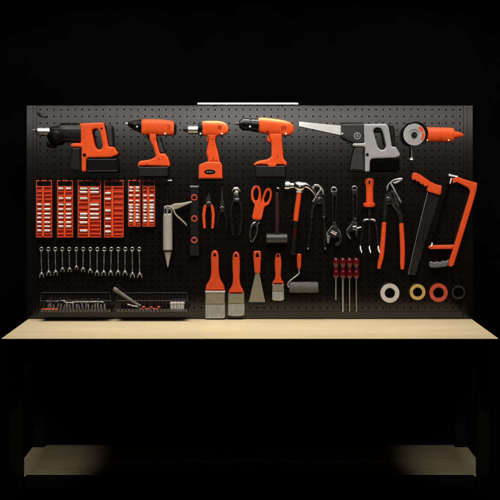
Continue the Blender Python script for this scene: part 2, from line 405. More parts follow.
# ---------------------------------------------------------------- peg hooks
HG = 'steel peg hooks on the pegboard'
def hook(px, py, ln, label, tip='white', r=0.55):
    t = T('peg_hook', label, 'hook', px, py - 0.5, 0, HG)
    t.part('rod', tube([(px, py - 0.6, 0.0), (px, py - 0.2, -ln * 0.5), (px, py, -ln)], r), 'chrome' if tip == 'white' else 'frame')
    t.part('tip', lathey(px, py, [(0.05, -ln - 0.010), (0.6, -ln - 0.009), (0.95, -ln - 0.004), (0.95, -ln), (0.6, -ln + 0.003)], 20), tip)
for px, py, lab in ((137, 126.8, 'white tipped hook under the chuck of the black nosed drill beside the rotary hammer'),
                    (165, 133.8, 'white tipped hook under the rear end of the drill beside the rotary hammer'),
                    (200.4, 133.8, 'white tipped hook under the silver chuck of the drill with the oval badge'),
                    (222, 133.8, 'white tipped hook under the rear end of the drill with the oval badge'),
                    (250, 126.8, 'white tipped hook under the fat black chuck of the drill left of the saw'),
                    (286, 133.8, 'white tipped hook under the rear end of the drill left of the saw blade'),
                    (342.3, 133.8, 'white tipped hook where the reciprocating saw blade meets its body'),
                    (427.4, 140.4, 'white tipped hook beside the grinder disc, under its orange body'),
                    (448.8, 140.4, 'white tipped hook under the tail end of the orange grinder')):
    hook(px, py, 0.082, lab)
t = T('peg_hook', 'empty black hook in the top left corner of the board', 'hook', 45, 117, 0, HG)
t.part('rod', tube([(46.5, 116.6, 0.002), (45.5, 117.4, -0.012), (41.5, 116.4, -0.022), (38.3, 114.8, -0.028), (37.6, 112.2, -0.03)], 0.6), 'black')
def peg(px, py, ln, label, r=0.6, m='frame'):
    single('peg', label, 'peg', tube([(px, py, 0.003), (px, py - 0.1, -ln * .7), (px, py - 0.9, -ln)], r, k=4), m, W(px, py, 0), 'short black pegs holding tools')

# ---------------------------------------------------------------- power tools
YC = -0.042
def hammer_body(t, dx, hous, grip, fore, dot_m, hole, dots, battery=True):
    """Housing shared by the rotary hammer and the reciprocating saw."""
    t.part('housing', plate([hous, hole] , YC - 0.026, YC + 0.026, 1.3), dot_m)
    return t

# rotary hammer
t = T('rotary_hammer', 'orange and black rotary hammer drill with an open loop handle', 'power drill', 90, 140)
t.part('chuck', loft([(32.4, 129.7, 130.7), (35.3, 129.2, 131.6), (36.0, 128.4, 133.4), (37.4, 127.8, 135.2), (38.6, 127.5, 135.4), (43, 127.5, 135.4), (43.1, 128, 134.9), (43.9, 128, 134.9), (44, 127.5, 135.4), (48.2, 127.5, 135.4), (50.5, 128, 135)], True, YC, k=1), 'steel', sharp=30)
hd = plate([rnd([(80, 123.6), (104, 122.6), (106.6, 133), (109, 146.6), (114.2, 147.0), (118.4, 153.4), (117.4, 155), (111, 157.7), (88.2, 157.9), (87, 160), (86.8, 171.6), (82.2, 171.6), (82, 147.4), (72.2, 147.2), (71.0, 145.2), (73, 143.2), (81.4, 143), (81.0, 132)], 1.4),
            rnd([(93.2, 129.2), (97.5, 128.6), (100.2, 131.2), (103.4, 146.2), (101.8, 149.6), (98.2, 149.9), (95.6, 146.8), (92.6, 132.5)], 2.0)], YC - 0.03, YC + 0.03, 1.5)
h = t.part('housing', hd, 'orange')
t.part('screw', lathey(101.6, 128.4, [(0.05, YC - 0.0315), (0.9, YC - 0.0315), (1.0, YC - 0.029)]), 'black', h)
t.part('screw', lathey(84.4, 155.0, [(0.05, YC - 0.0315), (1.7, YC - 0.0315), (1.8, YC - 0.029)]), 'black', h)
t.part('rear_grip', plate(rnd([(104.6, 124.2), (109.6, 124.4), (112.2, 127.6), (113, 146.6), (109.4, 146.4), (107.0, 133)], 1.0), YC - 0.024, YC + 0.024, 1.4), 'charcoal')
t.part('motor_casing', loft([(59, 126, 141), (61, 124.5, 141.5), (66, 124, 141.8), (73, 124, 142), (81.5, 123.8, 142.6)], True, YC, 0.85, 2.6, k=3), 'dark')
cf = MB()
for i in range(7): cf.join(pbox(60.2 + i * 2.9, 62.0 + i * 2.9, 122.9, 126.2, YC - 0.02, YC + 0.02, 0.3))
t.part('cooling_fins', cf, 'black')
t.part('gear_knob', lathey(55.6, 136.6, [(0.1, YC - 0.052), (3.2, YC - 0.052), (3.6, YC - 0.047), (6.6, YC - 0.044), (7.6, YC - 0.038), (8.2, YC - 0.02), (8.2, YC + 0.02)], 36), 'black')
t.part('auxiliary_knob', loft([(46.8, 142.4, 145.6), (47.6, 141.2, 147), (51, 141, 147.6), (54, 142, 147)], True, YC - 0.01, 1.0, 2.4), 'black')
t.part('sleeve', loft([(50, 127.4, 136), (52.5, 126.6, 139), (61, 125.2, 141.4)], True, YC, 1, 2.2, k=3), 'black')
t.part('trigger_grip', plate(rnd([(72.4, 147.6), (81.8, 147.6), (81.8, 171.4), (69.2, 169.8), (70.4, 160)], 1.0), YC - 0.025, YC + 0.025, 1.6), 'dark')
t.part('battery', plate(rnd([(87.2, 158.6), (117.6, 158.6), (118.6, 169.4), (117, 171.8), (87.2, 171.8)], 1.0), YC - 0.034, YC + 0.034, 1.0), 'black')
t.part('battery_base', plate(rnd([(87.4, 170.4), (117.6, 170.4), (117, 171.9), (87.4, 171.9)], 0.4), YC - 0.036, YC - 0.0345, 0.15), 'dark')

# first cordless drill
t = T('cordless_drill', 'orange cordless drill with straight barrel and slanted dark handle back, beside the rotary hammer', 'power drill', 155, 140, 0, 'cordless drills')
t.part('bit', loft([(124.6, 123.1, 123.9), (126.4, 122.7, 124.3), (129.6, 122.6, 124.4)], True, YC, k=1), 'chrome')
t.part('chuck', loft([(128, 122.2, 125.4), (129.4, 121.4, 127), (133, 120.8, 129.4), (133.4, 120.2, 130.4), (137.4, 120.2, 130.6), (137.8, 119.6, 132), (141.8, 119.2, 133.2)], True, YC, k=2), 'black')
bd = t.part('body', loft([(141.6, 120.6, 133.8), (142.2, 119.6, 134.6), (146, 119.2, 134.8), (156, 119.2, 135.0), (165, 119.8, 135.2), (171, 120.8, 135.2), (173.4, 121.6, 134.8), (174, 122.6, 134.2)], True, YC, 0.84, 3.2, 40, k=3), 'orange')
t.part('end_cap', loft([(173.6, 123, 134.4), (175, 123.4, 134.4), (175.6, 124.8, 133)], True, YC, 0.85, 2.5, k=1), 'black', bd)
t.part('handle', plate(rnd([(149.4, 133.6), (156.4, 133.6), (156.6, 140), (158.4, 147), (160.2, 153.6), (165, 153.4), (168.4, 158), (170.2, 165), (169.6, 166.6), (138, 166.6), (138.4, 163.2), (140.4, 160.9), (150, 159.8), (156.2, 156.8), (153.6, 147.4), (149.9, 140)], [0, 0, 1, 1, 1, 1.5, 1.5, 1, .5, .5, 1, 1, 3, 2, 2, 1.5]), YC - 0.026, YC + 0.026, 1.7), 'orange')
t.part('grip_back', plate(rnd([(156.4, 136.6), (160.2, 136.6), (161.2, 142), (164.2, 153), (160.4, 153), (158.2, 146)], 0.8), YC - 0.021, YC + 0.021, 1.2), 'charcoal')
t.part('trigger', plate(rnd([(146.4, 135.2), (150, 134.8), (150.4, 139.6), (148.4, 139.8)], 0.6), YC - 0.012, YC + 0.012, 0.6), 'black')
t.part('battery', plate(rnd([(138.6, 166.8), (168.8, 166.8), (168.2, 176.2), (139.2, 176.2)], 0.8), YC - 0.033, YC + 0.033, 0.9), 'dark')

DR = [t]
# second cordless drill
t = T('cordless_drill', 'orange cordless drill with a silver chuck and a dark oval badge on its base', 'power drill', 212, 140, 0, 'cordless drills')
t.part('jaw', loft([(182.4, 129.2, 130.0), (183.6, 128.2, 130.9), (186, 127.4, 131.8), (188, 127, 132.4)], True, YC, k=1), 'darksteel')
t.part('chuck', loft([(187.8, 126.2, 133.2), (188.4, 125.8, 133.6), (192.4, 125.8, 133.6), (192.5, 126.3, 133.1), (193.2, 126.3, 133.1), (193.3, 125.8, 133.6), (197.8, 125.8, 133.6), (198.4, 126.2, 133.2)], True, YC, k=1), 'steel', sharp=30)
t.part('collar', loft([(198.2, 124, 134), (198.8, 122.6, 135), (202.6, 121.8, 135.4)], True, YC, 1, k=1), 'black')
t.part('body', loft([(201.8, 122.4, 134.0), (202.6, 121.3, 135.0), (207, 120.9, 135.8), (215, 120.9, 136.2), (221, 121.4, 135.4), (225.4, 123.2, 133.8), (227.6, 126, 132), (228.3, 128.6, 130)], True, YC, 0.84, 3.6, 40, k=3), 'orange')
t.part('handle', plate(rnd([(206.6, 134), (218, 134), (215.4, 139.6), (215.6, 144), (217.8, 152), (220, 162.4), (207.6, 162.4), (207.9, 158), (206.3, 154), (206.8, 149), (208.8, 141)], 1.8), YC - 0.024, YC + 0.024, 1.8), 'orange')
t.part('trigger', plate(rnd([(205.6, 134.6), (208.4, 134.6), (209, 141.6), (207.2, 141.8)], 0.7), YC - 0.011, YC + 0.011, 0.6), 'orange')
bs = t.part('battery', plate(rnd([(199.0, 165.4), (201, 164.0), (206.6, 161.7), (219.8, 161.8), (222, 165), (222.5, 178.6), (198.8, 178.6)], [1, .8, 1.2, 1, 1.2, .8, .8]), YC - 0.034, YC + 0.034, 1.2), 'orange')
bg_ = t.part('badge', plate(circ(209.8, 171.8, 5.6, 2.4), YC - 0.0365, YC - 0.033, 0.25), 'black', bs)
t.part('battery_base', pbox(199.6, 221.8, 178.65, 179.4, YC - 0.03, YC + 0.03, 0.2), 'black', bs)
mk = MB()
for i, w_ in enumerate((0.7, 0.5, 0.8, 0.5, 0.6)): mk.join(pbox(206.4 + i * 1.4, 206.4 + i * 1.4 + w_, 171.2, 172.3, YC - 0.0368, YC - 0.0362, 0.05))
t.part('emblem', mk, 'grey', bs)

DR.append(t)
# third cordless drill
t = T('cordless_drill', 'orange cordless drill with a fat black chuck, just left of the saw blade', 'power drill', 275, 140, 0, 'cordless drills')
t.part('bit', loft([(234.4, 123.1, 123.9), (235.4, 122.7, 124.4), (239.6, 122.6, 124.5)], True, YC, k=1), 'redbrown')
t.part('chuck', loft([(239, 121.4, 126.4), (239.8, 119.8, 128), (242.4, 118, 129.8), (246.6, 117.8, 130.2), (249.6, 118, 130.4), (249.9, 119, 129.6), (250.6, 119, 129.6), (251, 118.2, 131), (254.6, 118.2, 131.4), (258.8, 118.4, 132)], True, YC, k=1), 'black', sharp=30)
t.part('body', loft([(258.2, 119.4, 130.6), (258.9, 118.1, 131.8), (263, 117.7, 133.0), (270, 118.4, 134.2), (278, 119.4, 135.2), (286, 121.0, 135.6), (291, 123.2, 134.6), (293.2, 126, 132.6), (293.8, 128.4, 130.6)], True, YC, 0.78, 3.6, 40, k=3), 'orange')
t.part('handle', plate(rnd([(268.8, 133.4), (281.6, 133.4), (281.8, 140), (282.6, 150), (283.4, 158.6), (286.6, 162.4), (286.4, 165.6), (254.0, 165.6), (253.8, 163.6), (258.4, 160.8), (267.6, 159.4), (271.4, 156.8), (271.2, 143)], [0, 0, 1, 1, 2, 1, .5, .5, 1, 2, 3, 2, 2]), YC - 0.027, YC + 0.027, 1.8), 'orange')
t.part('trigger', plate(rnd([(268, 134.4), (271.8, 134), (272, 142.6), (269.2, 142.4), (266.4, 140.2)], 0.8), YC - 0.013, YC + 0.013, 0.7), 'orange')
t.part('screw', lathey(267.4, 131.6, [(0.05, YC - 0.0315), (0.7, YC - 0.0315), (0.9, YC - 0.022)]), 'black')
t.part('battery', plate(rnd([(255.4, 165.8), (285.4, 165.8), (285, 176.6), (255.8, 176.6)], 0.8), YC - 0.033, YC + 0.033, 0.9), 'dark')
t.part('latch', plate(rnd([(267, 163.6), (277, 163.6), (275, 166.8), (269, 166.8)], 0.8), YC - 0.0345, YC - 0.022, 0.4), 'orange')

DR.append(t)
def vents(parent_t, parent, xs, y0, y1, yf):
    v = MB()
    for x in xs: v.join(plate(rnd([(x, y0), (x + .55, y0), (x + .9, y1), (x + .35, y1)], .2), yf - .0006, yf + .004, .08))
    parent_t.part('vent_slots', v, 'black', parent)
for dt, xs, y0, y1, scr in ((DR[0], (165.4, 167.2, 169.0), 124.6, 129.6, ((154.2, 138.6), (158.9, 158.8), (146.8, 163.8))),
                            (DR[1], (217.4, 219.0, 220.6), 125.2, 129.4, ((212.6, 138.8), (213.2, 158.4), (203.6, 175.6))),
                            (DR[2], (281.6, 283.4, 285.2), 125.8, 130.2, ((276.4, 137.6), (277.6, 156.6), (261.6, 163.2)))):
    body = [c for c in dt.o.children if c.name.startswith('body')][0]; hnd = [c for c in dt.o.children if c.name.startswith('handle')][0]
    vents(dt, body, xs, y0, y1, YC - .0275)
    for sx_, sy_ in scr: dt.part('screw', lathey(sx_, sy_, [(.05, YC - .0282), (.35, YC - .0282), (.42, YC - .0276), (.5, YC - .0262), (.5, YC - .02)], 16), 'dark', hnd)
# reciprocating saw
t = T('reciprocating_saw', 'grey reciprocating saw with a long pale tapered blade pointing left', 'power saw', 370, 140)
t.part('blade', plate([(299, 121.7), (340.8, 125.7), (340.8, 135.2), (299, 126.2)], YC - 0.005, YC + 0.001, 0.12), 'bladesteel')
bd = t.part('gear_case', plate(rnd([(340.8, 125), (343, 123.6), (364.6, 123.4), (365, 144.2), (357, 144.2), (348.4, 141.2), (341.2, 137.4)], 1.6), YC - 0.028, YC + 0.028, 2.2), 'charcoal')
cf = MB()
for i in range(7): cf.join(pbox(343.4 + i * 2.8, 345.4 + i * 2.8, 122.4, 125.0, YC - 0.02, YC + 0.02, 0.3))
t.part('cooling_fins', cf, 'black', bd)
em = plate([circ(357.3, 136, 3.5), circ(357.3, 136, 2.6)], YC - 0.0296, YC - 0.0275, 0.15)
em.join(plate([circ(357.3, 136, 1.25), circ(357.3, 136, 0.6, n=16)], YC - 0.0296, YC - 0.0275, 0.12))
em.join(pbox(357.05, 357.55, 133.2, 134.8, YC - 0.0295, YC - 0.0275, 0.1))
t.part('emblem', em, 'grey', bd)
h = t.part('housing', plate([rnd([(363, 124.2), (385.6, 123.8), (388.2, 127.2), (391.4, 146.8), (395.2, 146.8), (399.8, 154.6), (398.8, 156.4), (395, 158.0), (371.6, 158.8), (369.6, 161), (369.2, 171.8), (364.6, 171.8), (364.4, 147.0), (353.6, 146.6), (352.2, 145.0), (352.8, 143.4), (363.8, 143), (363.4, 132)], 1.4),
              rnd([(373, 129.6), (376, 127.8), (380.4, 128.4), (382.6, 133), (385.8, 146.6), (383.8, 149.8), (380, 150.1), (377.2, 147), (373.2, 133)], 2.0)], YC - 0.031, YC + 0.031, 1.5), 'grey')
t.part('switch', plate(rnd([(373.6, 128.4), (381.2, 128.4), (381.8, 132.2), (374.4, 132.2)], 1), YC - 0.02, YC + 0.02, 0.6), 'black', h)
t.part('screw', lathey(367.3, 154.6, [(0.05, YC - 0.0325), (1.5, YC - 0.0325), (1.6, YC - 0.03)]), 'black', h)
t.part('rear_grip', plate(rnd([(387.4, 124.4), (391.8, 124.8), (394.4, 129), (395, 146.4), (391.8, 146.4), (389.4, 134)], 1.0), YC - 0.024, YC + 0.024, 1.4), 'dark')
t.part('trigger_grip', plate(rnd([(354.8, 147.2), (364.2, 147.2), (364.2, 171.6), (350.2, 170.2), (351.6, 160)], 1.0), YC - 0.025, YC + 0.025, 1.8), 'charcoal')
t.part('battery', plate(rnd([(369.8, 159.4), (398.4, 158.6), (399.2, 168.6), (397.8, 171.2), (369.8, 171.2)], 1.0), YC - 0.03, YC + 0.03, 1.0), 'frame')

# angle grinder
t = T('angle_grinder', 'orange angle grinder with a round grey disc', 'grinder', 440, 135)
t.part('body', loft([(424.4, 127.6, 141), (425.4, 127.2, 141.6), (439.6, 127.4, 141.8), (440, 128, 141.2), (440.8, 128, 141.2), (441.2, 127.4, 141.8), (452.4, 127.8, 141.8), (453.6, 128.6, 141.2)], True, YC, 0.85, 2.6, k=1), 'orange')
t.part('tail', loft([(453, 131, 138.6), (455, 131.2, 138.6), (457.8, 132.2, 137.6), (458.2, 131.4, 138), (460.4, 132.6, 137), (463.6, 134.4, 136)], True, YC, 0.9, 2.2, k=1), 'orange')
t.part('gear_neck', loft([(416, 126, 142), (424.8, 127, 142)], True, YC + 0.006, 0.8, 2.4, k=1), 'black')
gd = []
t.part('guard', plate(circ(415.6, 133.6, 12.2, n=32, a0=-125, a1=60) + circ(415.6, 133.6, 10.0, n=32, a0=60, a1=-125), YC - 0.046, YC - 0.01, 0.4), 'black')
d_ = t.part('disc', lathey(414.3, 134.6, [(2.4, YC - 0.040), (2.6, YC - 0.043), (5.2, YC - 0.043), (5.4, YC - 0.0465), (10.8, YC - 0.0465), (11.0, YC - 0.0455), (11.0, YC - 0.042), (2, YC - 0.039)], 48), 'disc')
t.part('flange_nut', lathey(414.3, 134.6, [(0.1, YC - 0.052), (2.4, YC - 0.052), (3.0, YC - 0.049), (3.0, YC - 0.04)], 24), 'dark', d_)
arc = plate(circ(414.3, 134.6, 10.4, n=12, a0=-58, a1=-18) + circ(414.3, 134.6, 7.2, n=12, a0=-18, a1=-58), YC - 0.0472, YC - 0.046, 0.05)
arc.join(plate(circ(414.3, 134.6, 10.4, n=12, a0=-10, a1=34) + circ(414.3, 134.6, 7.6, n=12, a0=34, a1=-10), YC - 0.0472, YC - 0.046, 0.05))
t.part('label_print', arc, 'handle', d_)
t.part('side_handle', loft([(146, 410.6, 413.2), (147, 410.9, 412.9), (156, 411.1, 412.8), (157.8, 410.6, 413.2), (158.6, 409.2, 414.4), (159.6, 408.6, 414.8), (160.2, 409.2, 414.4)], False, YC, k=1), 'satin')

# ---------------------------------------------------------------- socket racks and their sockets
RY0, RY1 = -0.026, -0.004
ROWN = ('top', 'second', 'third', 'fourth', 'fifth', 'sixth', 'seventh', 'eighth', 'ninth', 'tenth', 'eleventh')
def rack(label, tag, x0, x1, y0, y1, sp, rows, left, right, lw=(0, 0), rw=(0, 0)):
    t = T('socket_rack', label, 'socket rack', (x0 + x1) / 2, y0, 0, 'orange socket racks')
    yb = y0 + 6.2
    t.part('back_plate', pbox(x0 + .3, x1 - .3, yb, y1, -0.013, RY1, 0.1), 'rack')
    for xa, xb in ((x0, x0 + 0.9), (x1 - 0.9, x1)):
        t.part('side_rail', pbox(xa, xb, yb - 0.5, y1, RY0 + 0.004, RY1 - 0.001, 0.25), 'rack')
    t.part('spine', pbox(sp - 1.1, sp + 1.1, yb, y1, RY0 - 0.008, -0.0135, 0.4), 'handle')
    sl = MB(); ys = [yb + 0.1] + [(a + b) / 2 + 0.7 for a, b in zip(rows, rows[1:])] + [y1 - 0.9]
    for yy in ys:
        sl.join(pbox(x0 + 0.95, sp - 1.3, yy, yy + 0.95, RY0, -0.0135, 0.2)); sl.join(pbox(sp + 1.3, x1 - 0.95, yy, yy + 0.95, RY0, -0.0135, 0.2))
    t.part('shelf_slats', sl, 'handle')
    hg = tube([(x0 + .5, yb, -0.012), (x0 + .5, y0 + 1.6, -0.012), (x0 + 1.6, y0 + .8, -0.012), (x1 - 1.6, y0 + .8, -0.012), (x1 - .5, y0 + 1.6, -0.012), (x1 - .5, yb, -0.012)], 0.5, k=4)
    t.part('hanger', hg, 'rack')
    for xx in (x0 + (x1 - x0) * .26, x0 + (x1 - x0) * .74):
        peg(xx, y0 + 0.2, 0.022, 'black peg holding the %s, %s one' % (tag, 'left' if xx < (x0 + x1) / 2 else 'right'), 0.9)
    for side, xs, xa, xb in (('left', left, x0 + 1.0 + lw[0], sp - 1.1 - lw[1]), ('right', right, sp + 1.1 + rw[0], x1 - 1.0 - rw[1])):
        for q, yy in enumerate(sorted(xs)):
            v = random.uniform(-0.25, 0.25); r = random.uniform(1.15, 1.5)
            yc = RY0 + 0.004
            m_ = loft([(xa + v, yy - r * .8, yy + r * .8), (xa + .3 + v, yy - r, yy + r), (xb - 1.4, yy - r, yy + r), (xb - 1.2, yy - r * .8, yy + r * .8), (xb - .2, yy - r * .8, yy + r * .8), (xb, yy - r * .6, yy + r * .6)], True, yc, 1, 2, 16, 1)
            lab = '%s chrome socket down the %s column of the %s' % (ROWN[q], side, tag) if q else 'topmost chrome socket in the %s column of the %s' % (side, tag)
            single('socket', lab, 'socket', m_, 'sock', W((xa + xb) / 2, yy, yc), 'chrome sockets in the orange racks')
M['sock'] = mat('worn_chrome', (0.66, 0.63, 0.60), 0.34, 0.72, nscale=200, cvar=0.3, rvar=0.12)
r1 = [188.6, 192.4, 196.2, 200.4, 204.6, 209.3, 213.9, 217.8, 222.4, 226.4, 230.7, 234.6]
rack('tall orange socket rack at the far left of the board, top two rows empty', 'far left rack', 36, 52, 180, 237.4, 43, r1, r1[4:11], r1[4:11], (.3, 0), (0, .4))
r2 = [188.6, 192.4, 198.4, 204.6, 209.3, 213.9, 217.8, 222.4, 226.4, 230.7, 234.6]
l2 = [188.6, 198.4, 204.6, 209.3, 213.9, 217.8, 222.4, 226.4]
rack('tall orange socket rack second from the left, silver socket in its top row', 'second rack from the left', 57, 73, 180, 237.4, 64.6, r2, l2, l2, (.5, 0), (0, .5))
r3 = [188.6, 192.2, 198.4, 204.8, 209.3, 214.1, 217.9, 222.5, 226.5, 230.7, 234.6]
rack('widest orange socket rack, third from the left, lower right column empty', 'widest rack', 77.6, 101, 180, 237.4, 88.8, r3,
     [188.6, 192.2, 198.4, 214.1, 217.9, 222.5, 230.7], [188.6, 192.2, 204.8, 209.3, 214.1, 217.9], (1.2, 0), (0, .8))
r4 = [188.6, 193.2, 199, 204.6, 210.7, 214.9, 218.8, 222.6, 226.4, 231.7, 235.2]
rack('tall orange socket rack with sockets in its left column only', 'rack filled on its left only', 104, 123.6, 180, 237.4, 112.3, r4, [193.2, 199, 210.7, 218.8, 226.4, 231.7], [], (0, .2))
r5 = [187.6, 190.8, 195.6, 200.8, 204.9, 207.7, 210.9, 214.6, 217.7, 221.1, 224.4]
rack('short orange socket rack filled with sockets from its top row, beside the widest racks', 'left short rack', 128, 140.4, 179.8, 226.6, 134.3, r5, r5[:10], r5[:10])
rack('short orange socket rack beside the caulking gun, top rows empty', 'short rack beside the caulking gun', 142.4, 155, 179.8, 226.6, 148.2, r5, r5[2:10], r5[2:10])

# ---------------------------------------------------------------- combination wrenches
WB = [275.5, 273.6, 273.2, 270, 270, 268, 270, 271.4, 273.4, 273.4, 273.4, 273.2, 273.4, 275.4, 275.6]
for i in range(15):
    x = 41.2 + 7.0 * i; yb = WB[i]; yt = 249.2; s = (yb - 250) / 25.0; r = 2.1 * (0.75 + 0.25 * s); R = 2.7 * s ** 0.7
    mbw = plate([circ(x, yt, r * 1.08, n=24), circ(x, yt - r * .1, r * .5, n=16)], -0.020, -0.009, 0.55)
    mbw.join(plate(rnd([(x - .62, yt + r * .8), (x + .62, yt + r * .8), (x + .62, yb - R * .8), (x - .62, yb - R * .8)], .1), -0.0152, -0.0108, 0.25))
    jaw = [(x - .75, yb - R * 1.1), (x + .75, yb - R * 1.1), (x + R * .85, yb - R * .5), (x + R, yb + R * .35), (x + R * .75, yb + R * .95), (x + R * .42, yb + R * .8), (x + R * .45, yb + R * .1), (x + R * .2, yb - R * .3), (x - R * .2, yb - R * .3), (x - R * .45, yb + R * .1), (x - R * .42, yb + R * .8), (x - R * .75, yb + R * .95), (x - R, yb + R * .35), (x - R * .85, yb - R * .5)]
    mbw.join(plate(rnd(jaw, .3, 3), -0.020, -0.009, 0.6))
    pv = W(x, yt, -0.014); an = random.uniform(-.022, .022); ca, sa = math.cos(an), math.sin(an)
    for v in mbw.v:
        dx_, dz_ = v.x - pv.x, v.z - pv.z; v.x = pv.x + dx_ * ca - dz_ * sa; v.z = pv.z + dx_ * sa + dz_ * ca
    nm = ('leftmost', 'second from left', 'third from left', 'fourth from left', 'fifth from left', 'shortest', 'seventh from left', 'middle', 'seventh from right',
          'sixth from right', 'fifth from right', 'fourth from right', 'third from right', 'second from right', 'rightmost')[i]
    single('combination_wrench', '%s steel combination wrench in the row below the orange racks' % nm, 'wrench', mbw, 'satin', W(x, yt, 0), 'row of combination wrenches')
    peg(x, yt - r * .35, 0.02, 'black peg of the %s wrench in the row' % nm, 0.4)

# ---------------------------------------------------------------- wire baskets and what lies in them
def basket(label, x0, x1, y0, y1, y2):
    """rear rim row y0, front rim row y1, front bottom row y2"""
    YF, YB = -0.105, -0.006
    t = T('wire_basket', label, 'basket', (x0 + x1) / 2, y2, 0, 'black wire baskets')
    xr0, xr1 = x0 + 1.2, x1 - 1.0
    xb0, xb1 = (xr0 - 250) * 1.0 * (D + YB) / (D + YB) + 250, xr1
    rim = tube([(x0, y1, YF), (x1, y1, YF)], 0.32); rim.join(tube([(xr0, y0, YB), (xr1, y0, YB)], 0.28))
    rim.join(tube([(x0, y1, YF), (xr0, y0, YB)], 0.28)); rim.join(tube([(x1, y1, YF), (xr1, y0, YB)], 0.28))
    t.part('rim', rim, 'wire')
    wires = MB(); n = int(round((x1 - x0) / 3.5))
    zf = W(0, y2, YF).z; ybk = HOR - (zf - CAMZ) / K(YB); ybm = HOR - (zf - CAMZ) / K(-0.05)
    for i in range(n + 1):
        u = x0 + (x1 - x0) * i / n; v = xr0 + (xr1 - xr0) * i / n
        wires.join(tube([(u, y1, YF), (u, y2 - 1.0, YF), (u, y2, YF + .004), (v, ybk, YB - .004), (v, ybk - 1, YB), (v, y0, YB)], 0.17, 6, 1))
    t.part('wires', wires, 'wire')
    lip = pbox(x0 - .3, x1 + .3, y2 - .5, y2 + .2, YF - 0.003, YF - 0.0015, 0.1); lip.join(pbox(x0 - .3, x1 + .3, y2 - 2.5, y2 - 2.1, YF - 0.003, YF - 0.0015, 0.1))
    for i in range(n): lip.join(pbox(x0 + (x1 - x0) * i / n + .75, x0 + (x1 - x0) * (i + 1) / n - .35, y2 - 2.12, y2 - .48, YF - 0.003, YF - 0.0018, 0.1))
    t.part('front_lip', lip, 'lip')
    a = W(x0, y2, YF); b = W(x1, y2, YF)
    t.part('tray', box(a.x, b.x, YF + .002, YB, zf - 0.002, zf - 0.0005, 0.0003), 'frame')
    return zf
zf = basket('long black wire basket at the lower left holding a row of silver bits', 40.2, 110.6, 292.6, 300.9, 312.0)
zf2 = basket('black wire basket under the wrench row and caulking gun, holding a torch', 116.6, 187.6, 292.8, 300.6, 311.6)
for i in range(19):
    x = 48 + i * 3.15; hgt = random.uniform(6.0, 8.6); yy = -0.075 + random.uniform(-.006, .006)
    yb_ = HOR - (zf + 0.001 - CAMZ) / K(yy)
    lean = random.uniform(-1.3, 1.3)
    mbw = tube([(x, yb_ - .9, yy), (x + lean * .6, yb_ - hgt * .72, yy)], 1.05, 6, 1); mbw.join(tube([(x + lean * .6, yb_ - hgt * .7, yy), (x + lean, yb_ - hgt, yy)], 0.85, 12, 1))
    single('screwdriver_bit', 'small silver bit standing in the row inside the left wire basket', 'bit', mbw, 'bitsteel', W(x, yb_, yy), 'silver bits in the left basket')
for i in range(5):
    x = 43.4 + i * 3.2; yy = -0.097; yb_ = HOR - (zf + 0.001 - CAMZ) / K(yy)
    mbw = tube([(x - 1.2, yb_ - 1.5, yy), (x - .6, yb_ - 1.7, yy), (x + .8, yb_ - 2.1, yy), (x + 1.5, yb_ - 2.4, yy)], [1.2, 1.4, 1.4, .9], 12, 2)
    single('wall_plug', 'small orange plug lying at the left end of the left wire basket', 'plug', mbw, 'orange', W(x, yb_, yy), 'orange plugs in the left basket')
for i in range(7):
    x = 47.5 + i * 8.1 + random.uniform(-1, 1); yy = -0.045 - .006 * (i % 3); z = 7.6 + random.uniform(0, 1.6); L_ = random.uniform(8, 12); d_ = random.uniform(-.9, .9)
    yb_ = HOR - (zf + 0.001 - CAMZ) / K(yy); xe = min(x + L_, 108.5)
    mbw = tube([(x, yb_ - z, yy), (x + 3, yb_ - z - d_ * .4, yy)], .95, 6, 1); mbw.join(tube([(x + 2.9, yb_ - z - d_ * .4, yy), (xe - .8, yb_ - z - d_, yy), (xe, yb_ - z - d_, yy)], [.65, .65, .15], 12, 1))
    single('drill_bit', 'bright drill bit lying across the silver bits in the left wire basket', 'drill bit', mbw, 'bitsteel', W(x, yb_, yy), 'drill bits lying in the left basket')
# right basket: torch, hex key, red connectors, pale case
t = T('torch', 'grey tube shaped torch leaning out of the right wire basket', 'torch', 137, 304, -0.06)

M['torch'] = mat('grey_anodised_metal', (0.17, 0.16, 0.14), 0.42, 0.5, nscale=60, cvar=0.15)
t.part('barrel', tube([(118.4, 291.8, -0.06), (134.0, 302.6, -0.055), (140, 306.4, -0.053)], [1.9, 1.9, 2.0], 18, 1), 'torch')
t.part('head', tube([(113.6, 288.6, -0.062), (115.0, 289.5, -0.062), (117.6, 291.2, -0.061), (119, 292.2, -0.061)], [2.3, 2.5, 2.4, 1.9], 18, 2), 'torch')
single('hex_key', 'bent bright hex key beside the torch in the right basket', 'hex key', tube([(127.4, 304.6, -0.085), (129.5, 305.0, -0.085), (133, 306.0, -0.085), (137.4, 306.8, -0.085), (138, 308.2, -0.085)], 0.7, 6, 3), 'chrome', W(132, 306, -0.085))
for i in range(8):
    x = 141.0 + (i % 8) * 2.5; yy = -0.088 + .008 * (i % 2); yb_ = HOR - (zf2 + 0.001 - CAMZ) / K(yy); z = 1.6 + (1.9 if i % 3 == 1 else 0)
    mbw = tube([(x - 1.3, yb_ - z - .4, yy), (x, yb_ - z, yy), (x + 1.2, yb_ - z + .2, yy), (x + 1.9, yb_ - z + .3, yy)], [0.7, 1.3, 1.2, .8], 12, 2)
    single('wire_connector', 'small red wire connector in the pile in the right basket', 'connector', mbw, 'redtape', W(x, yb_, yy), 'red connectors in the right basket')
t = T('parts_case', 'small pale case with ribbed sides at the right end of the right basket', 'case', 177, 311, -0.08)
yb_ = HOR - (zf2 + 0.001 - CAMZ) / K(-0.098)
t.part('tub', pbox(170.4, 184.0, 304.6, yb_ - .1, -0.098, -0.05, 0.4), 'pale')
t.part('lid', pbox(170.0, 184.4, 302.8, 304.5, -0.100, -0.048, 0.4), 'pale')
rb = MB()
